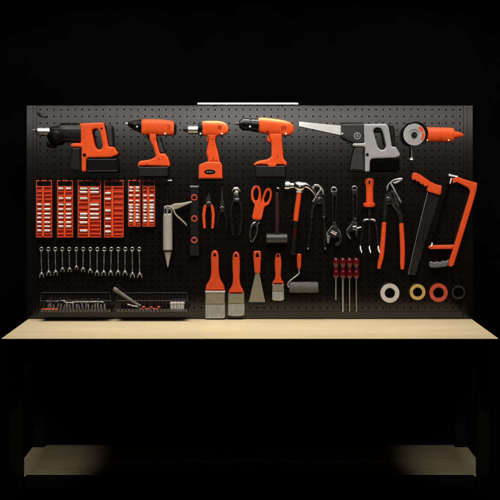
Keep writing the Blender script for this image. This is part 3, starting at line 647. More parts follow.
for i in range(6): rb.join(pbox(171.6 + i * 2.1, 172.4 + i * 2.1, 305.4, yb_ - .8, -0.0995, -0.0975, 0.12))
t.part('ribs', rb, 'grey')

# ---------------------------------------------------------------- caulking gun
YG = -0.028
t = T('caulking_gun', 'grey caulking gun with its nozzle pointing down', 'caulking gun', 167, 210)
t.part('barrel', loft([(214.6, 163.4, 172.0), (215, 163.0, 172.4), (249.4, 163.0, 172.4), (250, 163.4, 172.0)], False, YG, k=1), 'barrel')
t.part('end_ring', loft([(250, 163.0, 172.6), (250.3, 162.6, 173), (251.4, 162.6, 173), (251.8, 163.2, 172.4)], False, YG, k=1), 'darksteel')
t.part('nozzle', loft([(251.8, 164.2, 171.4), (252.6, 164.2, 171.4), (260, 165.9, 169.7), (267, 167.3, 168.3)], False, YG, k=1), 'barrel')
t.part('rod', tube([(167.2, 181, YG), (167.2, 209, YG)], 0.55, 8, 1), 'darksteel')
t.part('rod_hook', tube([(167.2, 181.6, YG), (167.6, 180.8, YG), (169, 180.5, YG), (171.8, 180.4, YG)], 0.55, 8, 3), 'sock')
t.part('yoke', plate([rnd([(163.6, 206.2), (168, 205.4), (171.6, 207.2), (172.8, 211), (172.4, 215.6), (163, 215.6), (164.2, 211)], 1.0), rnd([(165.4, 208.6), (166.4, 208.6), (166.2, 213.6), (165.0, 213.6)], .2), rnd([(168.6, 209.2), (170.6, 209.6), (171, 213.6), (168.4, 213.6)], .5)], YG - 0.012, YG + 0.012, 0.5), 'steel')
t.part('handle', plate(rnd([(168.4, 206.2), (174.6, 203.4), (180, 203.2), (191.8, 201.0), (192.4, 202.4), (183, 206.4), (176.4, 209.2), (173.4, 209.4)], .8), YG - 0.014, YG + 0.010, 0.9), 'beige')
t.part('trigger', tube([(166.4, 206.0, YG - .014), (169.6, 206.4, YG - .016), (173.2, 209.4, YG - .016), (175.6, 214.4, YG - .016), (180.6, 219.2, YG - .016), (185.2, 223.6, YG - .016), (186.6, 225.8, YG - .016)], [.7, .8, .9, .9, .9, .8, .6], 10, 5), 'beige')

# ---------------------------------------------------------------- spirit level
t = T('spirit_level', 'upright black spirit level with three orange ringed vials', 'spirit level', 194, 188)
t.part('body', pbox(190.2, 198.6, 187.2, 255.2, -0.024, -0.004, 0.25), 'grip')
t.part('end_cap', pbox(190.0, 198.8, 185.8, 187.1, -0.025, -0.003, 0.2), 'grey')
t.part('end_cap', pbox(190.0, 198.8, 246.0, 255.5, -0.025, -0.003, 0.2), 'dark', label='long dark grey lower end cap')
for vy in (197.5, 218.6, 240.1):
    rg = t.part('vial_ring', plate([circ(194.3, vy, 3.3), circ(194.3, vy, 1.9)], -0.029, -0.0235, 0.4), 'redtape')
    t.part('vial', lathey(194.3, vy, [(0.05, -0.0265), (1.2, -0.026), (1.85, -0.0245)], 20), 'black', rg)

# ---------------------------------------------------------------- pliers
YP = -0.016
t = T('pliers', 'small pliers with orange handles beside the spirit level', 'pliers', 208, 203)
t.part('jaws', plate(rnd([(208.0, 193.2), (209.1, 193.2), (211.2, 199.4), (212, 203.4), (210.6, 206), (206.4, 206), (205.0, 203.4), (205.8, 199.4)], .5), YP - 0.007, YP + 0.005, 0.6), 'darksteel')
t.part('pivot', plate(circ(208.5, 204.0, 2.4, n=16, a0=-170, a1=-10) + circ(208.5, 204.0, 1.5, n=16, a0=-10, a1=-170), YP - 0.009, YP - 0.006, 0.2), 'steel')
for sx in (-1, 1):
    t.part('handle', tube([(208.5 + sx * 2.6, 204.8, YP), (208.5 + sx * 3.8, 208, YP), (208.5 + sx * 4.7, 214.6, YP), (208.5 + sx * 4.6, 220, YP), (208.5 + sx * 3.9, 228.4, YP)], [1.35, 1.6, 1.6, 1.55, 1.3], 12, 5, .8), 'handle')
t = T('long_nose_pliers', 'slim dark long nose pliers between the orange and the black handled pliers', 'pliers', 222, 206)
t.part('jaws', plate(rnd([(221.4, 186.8), (222.7, 186.8), (224.2, 203), (224.8, 208), (223.8, 212), (220.4, 212), (219.4, 208), (220.0, 203)], .5), YP - 0.007, YP + 0.005, 0.6), 'darksteel')
t.part('pivot', plate(circ(222.1, 208.4, 2.2, n=16, a0=-170, a1=-10) + circ(222.1, 208.4, 1.4, n=16, a0=-10, a1=-170), YP - 0.009, YP - 0.006, 0.2), 'steel')
for sx in (-1, 1):
    t.part('handle', tube([(222.2 + sx * 1.4, 211, YP), (222.2 + sx * 3.4, 216, YP), (222.2 + sx * 4.6, 222, YP), (222.2 + sx * 4.3, 229, YP)], [1.1, 1.25, 1.25, 1.1], 12, 5, .8), 'grip')
t = T('end_cutting_pliers', 'black handled end cutting pliers with a rounded silver head', 'pliers', 236, 197)
t.part('head', plate(circ(236.1, 191.4, 4.7, 4.4, n=20, a0=-172, a1=-8) + [(240.2, 192.2)] + circ(236.1, 191.8, 3.7, 2.6, n=14, a0=-14, a1=-166) + [(232.0, 192.2)], YP - 0.013, YP + 0.006, 0.6), 'chrome')
t.part('cutting_edge', plate(rnd([(233.2, 192.8), (236, 189.6), (239.0, 191.4), (238.6, 193), (234, 193.2)], .5), YP - 0.012, YP + 0.004, 0.6), 'chrome')
t.part('neck', plate(rnd([(233.6, 193.4), (238.8, 193.4), (239.8, 198.0), (239.6, 201.4), (232.8, 201.4), (232.6, 198)], .8), YP - 0.009, YP + 0.006, 0.8), 'darksteel')
t.part('rivet_bar', pbox(235.0, 239.0, 198.5, 199.8, YP - 0.011, YP - 0.008, 0.2), 'satin')
for sx in (-1, 1):
    t.part('handle', tube([(236.3 + sx * 2.6, 200, YP), (236.3 + sx * 4.8, 206, YP), (236.3 + sx * 5.5, 213, YP), (236.3 + sx * 5.0, 221, YP), (236.3 + sx * 3.9, 229, YP), (236.3 + sx * 3.0, 235.5, YP)], [1.6, 1.9, 1.9, 1.8, 1.75, 1.5], 12, 5, .8), 'grip')

# ---------------------------------------------------------------- scissors
t = T('scissors', 'big orange handled scissors hanging with crossed blades down', 'scissors', 257, 190)
def loop(name, outer, inner, dy):
    return t.part(name, plate([cr(outer, 5), cr(inner, 5)], YP - 0.009 + dy, YP + 0.003 + dy, 0.8), 'handle')
loop('handle', [(251.0, 193), (252.6, 187.4), (256.2, 185.3), (259.6, 186.8), (261, 191), (261.2, 198), (260.6, 207), (259.4, 218.6), (252.4, 218.4), (253.2, 212), (254.4, 205), (253.2, 202.6), (251.3, 199)],
     [(253.4, 193.4), (254.6, 189.4), (256.6, 188.2), (258.4, 190.4), (258.5, 195), (257.6, 199.2), (255.6, 200.6), (253.9, 198)], 0)
loop('handle', [(263.2, 194.6), (265.4, 189.4), (268.6, 187.8), (271.2, 189.6), (272, 194), (270.8, 200), (268.4, 204.6), (265, 206.6), (263.6, 210), (261.2, 219.0), (256.8, 218.6), (259.4, 208), (261.8, 200)],
     [(265.4, 195.2), (267, 191.6), (268.8, 190.8), (269.8, 193.2), (269.2, 198), (267.2, 201.8), (265.0, 202.6), (264.2, 199.4)], -0.006)
b1 = t.part('blade', plate(cr([(253.6, 218), (257.6, 218.6), (257.4, 223), (254, 225.4), (251.7, 230), (251.4, 236), (252.0, 241.8), (250.2, 239.6), (249.4, 234), (250, 228), (252.2, 223.6)], 4), YP - 0.001, YP + 0.003, 0.12), 'darksteel')
b2 = t.part('blade', plate(cr([(256.2, 218.6), (260.6, 218.8), (259.4, 222.6), (257.6, 225.0), (257.8, 230), (256.0, 236), (252.6, 242.2), (251.8, 242), (254.2, 236), (255.8, 230), (255.6, 225)], 4), YP - 0.007, YP - 0.003, 0.12), 'darksteel')
t.part('cutting_edge', tube([(255.4, 222.2, YP - .003), (252.4, 223.8, YP - .003), (250.2, 228, YP - .003), (249.4, 234, YP - .003), (250.2, 239.4, YP - .003), (251.6, 242, YP - .003)], [.35, .6, .5, .4, .4, .3], 8, 4), 'chrome', b1)
t.part('cutting_edge', tube([(259.2, 222.2, YP - .008), (257.4, 225.2, YP - .008), (257.6, 230, YP - .008), (256.0, 235.6, YP - .008), (252.6, 241.8, YP - .008)], [.5, .5, .38, .35, .3], 8, 4), 'satin', b2)
t.part('pivot', lathey(256.4, 220.6, [(0.05, YP - 0.011), (1.0, YP - 0.0105), (1.25, YP - 0.008)], 16), 'darksteel')
peg(256.3, 187.6, 0.03, 'black peg inside the left scissor loop')
peg(268.8, 190.4, 0.03, 'black peg inside the right scissor loop')

# ---------------------------------------------------------------- mallet
t = T('mallet', 'dark mallet hanging upside down, wide cylindrical head at the bottom', 'mallet', 277, 191)
t.part('handle', loft([(192.6, 275.4, 278.8), (193.6, 274.8, 279.4), (215, 274.7, 279.5), (234.6, 274.9, 279.3)], False, -0.03, 1, 2.4, k=1), 'redbrown')
t.part('head', loft([(266.2, 234.6, 242.2), (266.7, 234.0, 242.8), (269, 233.8, 243), (284.6, 233.8, 243), (287, 234, 242.8), (287.5, 234.6, 242.2)], True, -0.03, 1.0, 2.2, k=1), 'mallet')
t.part('hang_loop', tube([(276.2, 192.8, -0.03), (276.0, 190, -0.03), (277.4, 188.0, -0.03), (279.4, 188.8, -0.03), (279.8, 191, -0.03)], 0.5, 8, 4), 'chrome')
peg(277.6, 189.4, 0.034, 'black peg inside the wire loop of the mallet')

# ---------------------------------------------------------------- claw hammer
YH = -0.03
t = T('claw_hammer', 'claw hammer with a polished head and an orange and black handle', 'hammer', 297, 190)
hdm = t.part('head', loft([(284.8, 181.7, 189.3), (285.2, 181.3, 189.7), (289.4, 181.4, 189.6), (290, 182.6, 188.6), (293.6, 183, 188.2), (295, 182.2, 189.4), (298, 181.6, 191.2), (301, 181.8, 191.6), (303.6, 182.4, 190.4)], True, YH, 0.95, 2.3, k=2), 'chrome')
cl = []
t.part('claw', tube([(302.4, 186.2, YH), (305.4, 185.4, YH), (309.2, 187.2, YH), (312.6, 190.6, YH), (315.2, 194.6, YH), (316.8, 197.6, YH)], [3.9, 3.0, 2.2, 1.6, 1.1, .5], 16, 4, 1.2), 'chrome', hdm)
t.part('upper_handle', tube([(299.2, 190.8, YH), (298.6, 197, YH), (296.6, 212, YH), (295.6, 220.8, YH)], [2.3, 2.5, 2.6, 2.5], 16, 3), 'handle')
t.part('collar', loft([(190.6, 296.4, 302.2), (191.0, 296.2, 302.4), (192.6, 296.2, 302.2)], False, YH, 1, 2.2, k=1), 'pale')
lw_ = t.part('grip', tube([(295.7, 220.6, YH), (295.2, 226, YH), (294.2, 240, YH), (293.2, 250, YH), (292.8, 253.6, YH), (292.7, 254.4, YH)], [2.3, 2.4, 2.5, 2.9, 3.1, 2.6], 16, 3), 'grip')
t.part('emblem', plate(cr([(294.9, 227.6), (295.9, 231), (294.9, 236.8), (293.9, 236.4), (293.7, 231.6)], 4), YH - 0.0125, YH - 0.010, 0.2), 'red', lw_)

# ---------------------------------------------------------------- water pump pliers
def pump_pliers(t, A, head_m, body_m, grip_m, w):
    t.part('upper_jaw', plate(cr(A['upper'], 4), YP - 0.012, YP - 0.004, 0.35), head_m)
    if 'bar' in A: t.part('lower_jaw', plate(rnd(A['bar'], .4), YP - 0.014, YP - 0.010, 0.3), head_m)
    for k_ in ('s1', 's2'): t.part('shank', tube([(x, y, YP + (0.003 if k_ == 's1' else -0.003)) for x, y in A[k_]], A['sr'], 10, 4, .55), body_m)
    t.part('joint', lathey(*A['joint'], [(0.05, YP - 0.013), (A['jr'] * .8, YP - 0.0125), (A['jr'], YP - 0.010), (A['jr'], YP)], 24), body_m)
    for k_ in ('h1', 'h2'):
        g_ = t.part('handle', tube([(x, y, YP) for x, y in A[k_]], w, 12, 4, .75), grip_m)
        (x0, y0), (x1, y1) = A[k_][0], A[k_][1]
        if 'band' in A: t.part('band', tube([(x0, y0 - .5, YP), (x0, y0 + .5, YP)], w[0] + .3, 12, 1, .75), 'satin', g_)
        if 'end' in A: xe, ye = A[k_][-1]; t.part('handle_tip', tube([(xe, ye - 1.2, YP), (xe, ye + .2, YP), (xe, ye + .9, YP)], [w[-1] + .1, w[-1] + .1, w[-1] * .5], 12, 1, .75), 'satin', g_)
t = T('water_pump_pliers', 'dark handled water pump pliers beside the claw hammer', 'pliers', 318, 190)
pump_pliers(t, dict(upper=[(312.4, 189.6), (312.6, 186.2), (315.2, 184.2), (318.6, 184.6), (321.8, 187), (323.6, 190.4), (324.2, 194.6), (322.8, 194.4), (321.6, 190.8), (319.4, 187.8), (316.4, 186.4), (314.4, 187.4), (314.6, 190.4), (316, 193.6), (315, 195)],
    bar=[(320.4, 187.8), (322.2, 188.6), (313.4, 202.4), (312.0, 201.4)], s1=[(319.6, 193), (322.6, 200), (324.0, 208), (323.9, 217)], s2=[(320.8, 193), (316.4, 200), (312.8, 208), (311.4, 217)], sr=[1.6, 2.2, 1.7, 1.5],
    joint=(319.4, 200.4), jr=3.4, h1=[(323.9, 217), (324.4, 230), (324.6, 242), (325.2, 248.6)], h2=[(311.4, 217), (310.4, 230), (308.9, 242), (308.2, 248.6)], band=1, end=1), 'satin', 'darksteel', 'grip', [1.5, 1.55, 1.5, 1.3])
t = T('water_pump_pliers', 'large water pump pliers with long orange handles beside the hand fork', 'pliers', 390, 190)
pump_pliers(t, dict(upper=[(386.6, 190.4), (386.2, 187.4), (388.4, 183.4), (392.2, 180.2), (397, 178.4), (402.6, 178.2), (402.4, 180), (399.4, 182.2), (395.6, 183.6), (393.2, 183.2), (392.8, 182.6), (396, 181.4), (398.4, 179.9), (395.4, 180.4), (391.4, 182.6), (388.8, 186), (388.2, 189.8)],
    bar=[(389.6, 182.6), (391.2, 181.8), (402.0, 202), (400.6, 203.2)], s1=[(387, 194), (386.2, 202), (385.0, 212), (384.2, 223)], s2=[(388.6, 192.4), (393.8, 203), (399.4, 212), (401.2, 223)], sr=[2.2, 2.8, 2.3, 2.0],
    joint=(388.4, 200.6), jr=3.8, h1=[(384.2, 222), (382.9, 240), (381.4, 256), (379.9, 263), (378.8, 268.6)], h2=[(401.2, 223), (402.2, 240), (402.6, 254), (402.3, 264), (402.4, 269.4)]), 'chrome', 'darksteel', 'handle', [2.2, 2.4, 2.4, 2.2, 1.6])
t.part('jaw_insert', plate(rnd([(389.4, 192.6), (391.6, 190.6), (394.4, 191.2), (397.2, 198), (399.6, 205.6), (398.6, 208), (396.4, 205.6), (394, 197.4), (392.6, 193.2)], .6), YP - 0.011, YP - 0.007, 0.3), 'darksteel')

# ---------------------------------------------------------------- adjustable wrenches
t = T('adjustable_wrench', 'left adjustable wrench with open jaw facing down, beside the dark handled pump pliers', 'wrench', 334, 190, 0, 'adjustable wrenches')
t.part('handle', plate([rnd([(331.4, 193), (332.6, 191), (336.0, 191), (337.2, 193), (336.6, 210), (336.2, 226.4), (332.4, 226.4), (332, 210)], .6), rnd([(333.2, 196), (335.6, 196), (335.2, 222), (333.6, 222)], .5)], YP - 0.008, YP + 0.003, 0.5), 'darksteel')
t.part('hang_ring', plate([circ(334, 190, 3.4), circ(334, 190, 1.9)], YP - 0.008, YP + 0.003, 0.5), 'satin')
t.part('fixed_jaw', plate(cr([(332.4, 225.2), (334.4, 226.4), (336.4, 225.2), (338.6, 228.6), (341.2, 234), (342.0, 239), (340.4, 243.4), (337.4, 246), (335, 245.4), (335.2, 243.8), (338.2, 241.6), (339.2, 238), (337.2, 236.6), (334.6, 237.2), (330.8, 236.6), (328, 234.8), (326, 233.4), (328.6, 230)], 3), YP - 0.010, YP + 0.005, 0.55), 'darksteel')
t.part('moving_jaw', plate(cr([(326.2, 233.4), (328.4, 235), (330.4, 236.6), (329.6, 239), (329.4, 241.6), (328, 243.2), (326.8, 241), (326.6, 237)], 3), YP - 0.011, YP + 0.004, 0.5), 'satin')
t.part('edge', tube([(326.2, 233.4, YP - .011), (329.4, 229.4, YP - .011), (332.4, 225.6, YP - .011)], .5, 8, 3), 'chrome')
t.part('edge', tube([(338.0, 228.6, YP - .011), (340.6, 233, YP - .011), (341.6, 237, YP - .011)], .5, 8, 3), 'chrome')
t.part('worm_screw', tube([(331.0, 231.2, YP - .010), (336.2, 234.0, YP - .010)], 1.9, 14, 1), 'chrome')
t = T('adjustable_wrench', 'right adjustable wrench with open jaw facing down, beside the hand fork', 'wrench', 354, 190, 0, 'adjustable wrenches')
t.part('handle', plate([rnd([(352.0, 191), (353, 189.6), (356.4, 189.6), (357.6, 191.2), (357.2, 206), (356.6, 222), (352.8, 222), (352.4, 206)], .6), rnd([(353.6, 194), (356, 194), (355.6, 218), (354, 218)], .5)], YP - 0.008, YP + 0.003, 0.5), 'darksteel')
t.part('hang_ring', plate([circ(354.6, 188.6, 3.0), circ(354.6, 188.6, 1.8)], YP - 0.008, YP + 0.003, 0.5), 'satin')
t.part('fixed_jaw', plate(cr([(352.6, 221.2), (354.6, 222.6), (356.8, 221.4), (358.4, 226), (360.4, 227), (358.6, 229.6), (354, 231), (350, 231.4), (349.4, 233), (351.2, 239), (348.4, 236.6), (346, 232.4), (346.2, 229.8), (349.4, 225)], 3), YP - 0.010, YP + 0.005, 0.55), 'darksteel')
t.part('moving_jaw', plate(cr([(354.8, 231), (358.2, 230.2), (357.8, 235), (356.6, 238.4), (355.6, 235.4)], 3), YP - 0.009, YP + 0.004, 0.5), 'darksteel')
t.part('edge', tube([(346.4, 230.6, YP - .011), (348.8, 227.4, YP - .011), (351.4, 224.4, YP - .011)], .6, 8, 3), 'chrome')
t.part('edge', tube([(346.6, 232.6, YP - .0105), (348.2, 235.6, YP - .0105), (350.6, 238.6, YP - .0105)], .45, 8, 3), 'chrome')
t.part('worm_screw', pbox(352.4, 357.0, 226.0, 229.6, YP - .0135, YP - .006, .6), 'chrome')
t.part('worm_pin', tube([(357, 228.4, YP - .010), (361.2, 227.0, YP - .010)], .75, 10, 1), 'satin')
peg(334, 188.6, 0.026, 'black peg through the ring of the left adjustable wrench')
peg(354.6, 187.4, 0.026, 'black peg through the ring of the right adjustable wrench')

# ---------------------------------------------------------------- hand fork
YF_ = -0.024
t = T('hand_fork', 'three pronged garden hand fork with an orange handle', 'garden fork', 369.5, 183)
h = t.part('handle', loft([(177.8, 367.6, 371.2), (178.4, 366.2, 372.8), (180.4, 365.0, 373.9), (183, 364.8, 374.1), (186, 365.6, 373.4), (192, 366.0, 373.2), (202.6, 365.8, 373.5), (203.2, 365.4, 373.8)], False, YF_, .8, 2.2, k=3), 'handle')
t.part('flange', loft([(202.8, 364.4, 374.2), (203.4, 363.2, 375.2), (205.4, 363.0, 375.4), (206.6, 363.8, 374.6), (207.2, 366, 372.6)], False, YF_, .8, 2.2, k=1), 'handle', h)
t.part('hang_hole', plate(cr([(369.4, 179.6), (370.4, 182.6), (369.4, 184.2), (368.4, 182.6)], 4), YF_ - .0168, YF_ - .0120, .1), 'black', h)
t.part('ferrule', loft([(207, 367.9, 371.3), (219.6, 368.1, 371.0)], False, YF_, 1, k=1), 'darksteel')
t.part('crossbar', tube([(363.4, 221.4, YF_), (365.0, 219.9, YF_), (369.4, 219.4, YF_), (374, 219.9, YF_), (375.6, 221.4, YF_)], .85, 10, 4), 'satin')
for pth in ([(363.5, 221), (362.4, 232), (360.4, 246.4)], [(369.5, 220), (369.3, 232), (369.4, 246.4)], [(375.4, 221), (376.9, 232), (378.2, 246.4)]):
    tn = t.part('tine', tube([(x, y, YF_) for x, y in pth], .75, 10, 3), 'darksteel')
    x, y = pth[-1]; t.part('tine_tip', tube([(x, y - .4, YF_), (x + .2, y + 2.4, YF_ - .006), (x + 1.0, y + 5.0, YF_ - .020), (x + 1.4, y + 6.8, YF_ - .026)], [.85, .9, .8, .35], 10, 3), 'sock', tn)

# ---------------------------------------------------------------- hand saw
t = T('hand_saw', 'hand saw with a short orange pistol handle and a dark tapering blade', 'saw', 425, 182)
teeth = [(440.0, 193.6)]
for i in range(72):
    u = .02 + i * .0135; x, y = 440.0 + (414.8 - 440.0) * u, 193.6 + (275.2 - 193.6) * u
    teeth += [(x, y), (x + .62, y + .75)]
t.part('blade', plate([(427.6, 190)] + teeth + [(414.8, 275.2), (408.0, 274.6), (417.2, 234)], -0.014, -0.0125, 0.03), 'olivesteel')
t.part('cutting_edge', plate([(427.2, 192.4), (427.8, 192.6), (417.6, 234), (408.5, 274.4), (407.9, 274.2), (416.9, 234)], -0.0165, -0.0145, 0.08), 'steel')
h = t.part('handle', plate(cr([(411.4, 178), (412.6, 173.4), (415.6, 172.6), (420, 174.6), (425.4, 178.2), (431, 182), (437, 184.6), (441.4, 185.8), (441.2, 190), (440.0, 194.8), (434, 193.4), (427.2, 191.2), (427.0, 188.6), (427.6, 186.2), (424.6, 186.6), (422.6, 184.2), (420.6, 184.2), (418.6, 181.6), (416.4, 181.6), (414.4, 179.6), (412.6, 180.2)], 3), -0.026, -0.004, 1.0), 'handle')
peg(415.6, 181.6, 0.03, 'black peg under the end of the hand saw handle'); peg(436, 194.4, 0.012, 'black peg under the hand saw handle near its blade')

# ---------------------------------------------------------------- hacksaw
YK = -0.018
t = T('hacksaw', 'orange framed hacksaw hanging upright with silver blade tensioners', 'hacksaw', 470, 186)
t.part('frame', plate(rnd([(456.4, 178.4), (457.6, 176.8), (466, 180.0), (477.0, 183.0), (476.4, 189.4), (471.8, 206), (453.4, 265.2), (451, 266.8), (448.2, 266.0), (448.4, 263.0), (468.0, 199), (470.0, 191.4), (468.2, 188.0), (463.8, 185.6), (456, 181.8)], [.4, .4, 2, 1.2, 2, 2, 1.5, 1, 1, 1, 2, 3, 2.5, 2, .6]), YK - 0.013, YK + 0.011, 0.85), 'handle')
t.part('crossbar', plate(rnd([(428.0, 247.4), (430.4, 245.2), (454.4, 244.9), (453.2, 248.9), (430, 249.1)], [.5, .7, .3, .3, .6]), YK - 0.011, YK + 0.009, 0.8), 'handle')
t.part('front_post', plate(rnd([(452.4, 178.6), (456.4, 177.6), (457.8, 181.6), (452.6, 183.2)], .6), YK - 0.011, YK + 0.008, .5), 'handle')
t.part('wing_nut', tube([(448.6, 174.8, YK - .006), (451.4, 175.6, YK - .006), (454, 176.2, YK - .006), (457.4, 177.0, YK - .006)], [1.2, 1.0, 1.0, 1.2], 12, 3), 'white')
t.part('blade_pin', tube([(451.6, 178.2, YK - .008), (450.6, 181.4, YK - .008), (449.9, 183.8, YK - .008)], [.9, .8, .5], 10, 2), 'white')
t.part('blade_pin', tube([(432.0, 242.6, YK - .008), (432.0, 245.0, YK - .008), (430.6, 246.6, YK - .012)], [.7, .9, .7], 10, 2), 'white')
t.part('blade', plate([(449.4, 182.4), (451.8, 183.2), (433.6, 245), (431.2, 244.2)], YK - 0.008, YK - 0.006, .05), 'frame')

M['grip2'] = mat('slate_grey_rubber', (0.11, 0.11, 0.125), 0.55, nscale=60, cvar=0.2, bump=0.3, bscale=700)
t.part('grip', plate(cr([(429.2, 263.0), (431.4, 261.2), (434, 262.4), (437, 261.4), (440, 262.2), (443, 260.8), (446, 261.0), (448.8, 259.6), (448.4, 264.4), (445.8, 266.4), (440, 267.2), (434, 267.8), (430, 267.0)], 3), YK - 0.013, YK + 0.010, 1.2), 'grip2')
peg(462, 185.8, 0.026, 'black peg under the top arm of the hacksaw'); peg(441, 250, 0.026, 'black peg under the lower arm of the hacksaw')

# ---------------------------------------------------------------- paint brushes and putty knife
YB_ = -0.022
def brush(label, cx, hand, fer, bri, holey, arch, cuffy=None):
    t = T('paint_brush', label, 'paint brush', cx, hand[0][0] + 4, 0, 'paint brushes')
    left = [(x0, y) for y, x0, x1 in hand]; right = [(x1, y) for y, x0, x1 in hand]
    out = cr([(l[0], l[1]) for l in left], 4, False)[::-1] + cr([(cx, hand[0][0] - 1.2), (right[0][0], right[0][1])], 4, False)[:-1] + cr(right, 4, False)
    h = t.part('handle', plate(out, YB_ - 0.011, YB_ + 0.011, 1.3), 'brushred')
    t.part('hang_hole', plate(cr([(cx - 1.5, holey + .8), (cx, holey - 2.0), (cx + 1.5, holey + .8), (cx, holey + 1.6)], 4), YB_ - .0118, YB_ - .008, .1), 'black', h)
    x0, x1, y0, y1 = fer
    f = t.part('ferrule', plate(rnd([(x0, y0), (x1, y0), (x1, y1), (x0, y1)], .4), YB_ - 0.014, YB_ + 0.014, .8), 'tan')
    bd_ = MB()
    for yy in (y0 + .5, y1 - 1.0): bd_.join(pbox(x0 - .12, x1 + .12, yy, yy + .45, YB_ - 0.0146, YB_ - 0.0132, .1))
    t.part('bead', bd_, 'tan', f)
    if cuffy: t.part('cuff', pbox(x0 - .1, x1 + .1, cuffy, y0 - .05, YB_ - 0.0145, YB_ + 0.0145, .3), 'pale', f)
    b0, b1, c0, c1 = bri
    # bristle tuft: many thin strands around a dense core
    core = plate([(b0 + .4, c0)] + [(b1 - .4, c0)] + [(b1 - .5, c1 - arch)] + [(cx + (b1 - cx) * math.cos(math.radians(a)), c1 - arch - .3 + arch * math.sin(math.radians(a))) for a in range(15, 166, 15)] + [(b0 + .5, c1 - arch)], YB_ - 0.010, YB_ + 0.010, .4)
    st = MB()
    n = int((b1 - b0) * 7)
    for i in range(n):
        u = (i + random.random()) / n; x = b0 + .3 + (b1 - b0 - .6) * u
        e = c1 - arch * (abs(2 * u - 1) ** 2.2) - random.uniform(0, .9)
        y = YB_ - 0.0095 - random.uniform(0, .0032); xe = x + random.uniform(-.35, .35) + (u - .5) * .5
        st.join(tube([(x, c0 - .2, y), ((x + xe) / 2, (c0 + e) / 2, y - .0006), (xe, e, y + random.uniform(0, .002))], [.13, .12, .05], 4, 1))
    core.join(st)
    t.part('bristles', core, 'bristle', sharp=60)
    peg(cx, holey - .2, 0.034, 'black peg through the handle hole of the %s' % label.split(' with')[0], .5)
brush('widest paint brush with square ended bristles', 214.8, [(251.2, 212.2, 217.4), (254, 211.2, 218.4), (260, 210.9, 218.8), (268, 211.2, 218.8), (274, 210.9, 219.2), (279, 209.8, 220.4), (283, 207.6, 222.6), (286, 206, 224.2), (290.8, 205.4, 224.8)], (205.3, 225.0, 292.6, 304.2), (205.5, 224.9, 304.2, 318.0), 254.8, .3, 291.0)
brush('medium paint brush with rounded bristles, right of the widest brush', 235.9, [(252.6, 234, 238.2), (255, 232.9, 239.3), (261, 232.4, 239.9), (268, 232.5, 239.9), (275, 232.9, 239.6), (281, 232.8, 239.9), (286, 231.6, 241), (290, 229.2, 243), (293.4, 228.2, 244.2)], (228.0, 244.3, 293.5, 303.6), (228.0, 244.5, 303.6, 316.2), 255.4, 2.0)
brush('smallest paint brush with a notched handle, beside the roller', 278.0, [(254.2, 276, 280.2), (257, 275.3, 280.8), (263, 274.6, 281.5), (270, 275.0, 281.1), (275, 275.3, 280.8), (279, 274.6, 281.5), (282, 272.8, 283.3), (284, 272.2, 284.0)], (272.1, 284.1, 284.1, 291.2), (272.2, 284.0, 291.2, 300.9), 255.6, 1.6)
t = T('putty_knife', 'putty knife with an orange handle and a flared metal blade', 'putty knife', 257, 256)
h = t.part('handle', plate([rnd([(253.6, 251.0), (260.8, 251.0), (261.2, 256), (260.2, 273.2), (254.6, 273.2), (253.2, 256)], [1.4, 1.4, 1, .8, .8, 1]), cr([(255.7, 256.2), (257.3, 253.2), (258.9, 256.2), (257.3, 257.6)], 4)], YB_ - .010, YB_ + .010, 1.1), 'brushred')
t.part('blade', plate(rnd([(255.4, 272.6), (259.4, 272.6), (260.0, 276), (265.2, 302), (248.8, 302), (254.8, 276)], [.2, .2, 1.5, .4, .4, 1.5]), YB_ - .004, YB_ + .001, .2), 'tan')
peg(257.3, 254.6, 0.034, 'black peg through the handle hole of the putty knife', .55)

# ---------------------------------------------------------------- paint roller
t = T('paint_roller', 'small paint roller with a grey nap sleeve and an orange handle', 'paint roller', 299, 256)
t.part('handle', loft([(253.8, 297.6, 300.6), (254.6, 297.0, 301.2), (258, 296.8, 301.4), (262, 296.9, 301.2), (266, 297.1, 301.1), (268.6, 297.8, 300.4), (269.4, 298.4, 299.8)], False, -0.03, 1, 2.2, k=3), 'brushred')
t.part('rod', tube([(299.1, 268.8, -0.03), (299.1, 272.6, -0.03), (298.6, 274.0, -0.03), (293.6, 278.0, -0.034), (288.8, 282.0, -0.036), (288.0, 283.6, -0.036), (288.4, 286.6, -0.036), (290.6, 287.0, -0.036)], .6, 10, 5), 'sock')
mbr = loft([(289.2, 283.2, 291.6), (289.8, 282.4, 292.2), (292, 282.1, 292.5), (315.8, 282.1, 292.5), (317.8, 282.4, 292.2), (318.3, 283.2, 291.6)], True, -0.036, 1, 2, 32, 1)
for i in range(900):
    a = random.uniform(0, 2 * math.pi); x = random.uniform(289.6, 318.0); c = W(x, 287.3, -0.036); r0 = 5.0 * S; o = Vector((0, math.cos(a), math.sin(a)))
    e = c + o * (r0 + random.uniform(.3, .75) * S) + Vector((random.uniform(-.6, .6) * S, 0, 0)); s = Vector((0.9 * S / 2, 0, 0))
    tdir = Vector((0, -math.sin(a), math.cos(a))) * .4 * S
    mbr.add([c + o * r0 - s, c + o * r0 + s, c + o * r0 + tdir * 2, e], [(0, 1, 3), (1, 2, 3), (2, 0, 3)])
t.part('nap_sleeve', mbr, 'fleece')
peg(299.1, 256.4, 0.02, 'black peg behind the paint roller handle', .6)

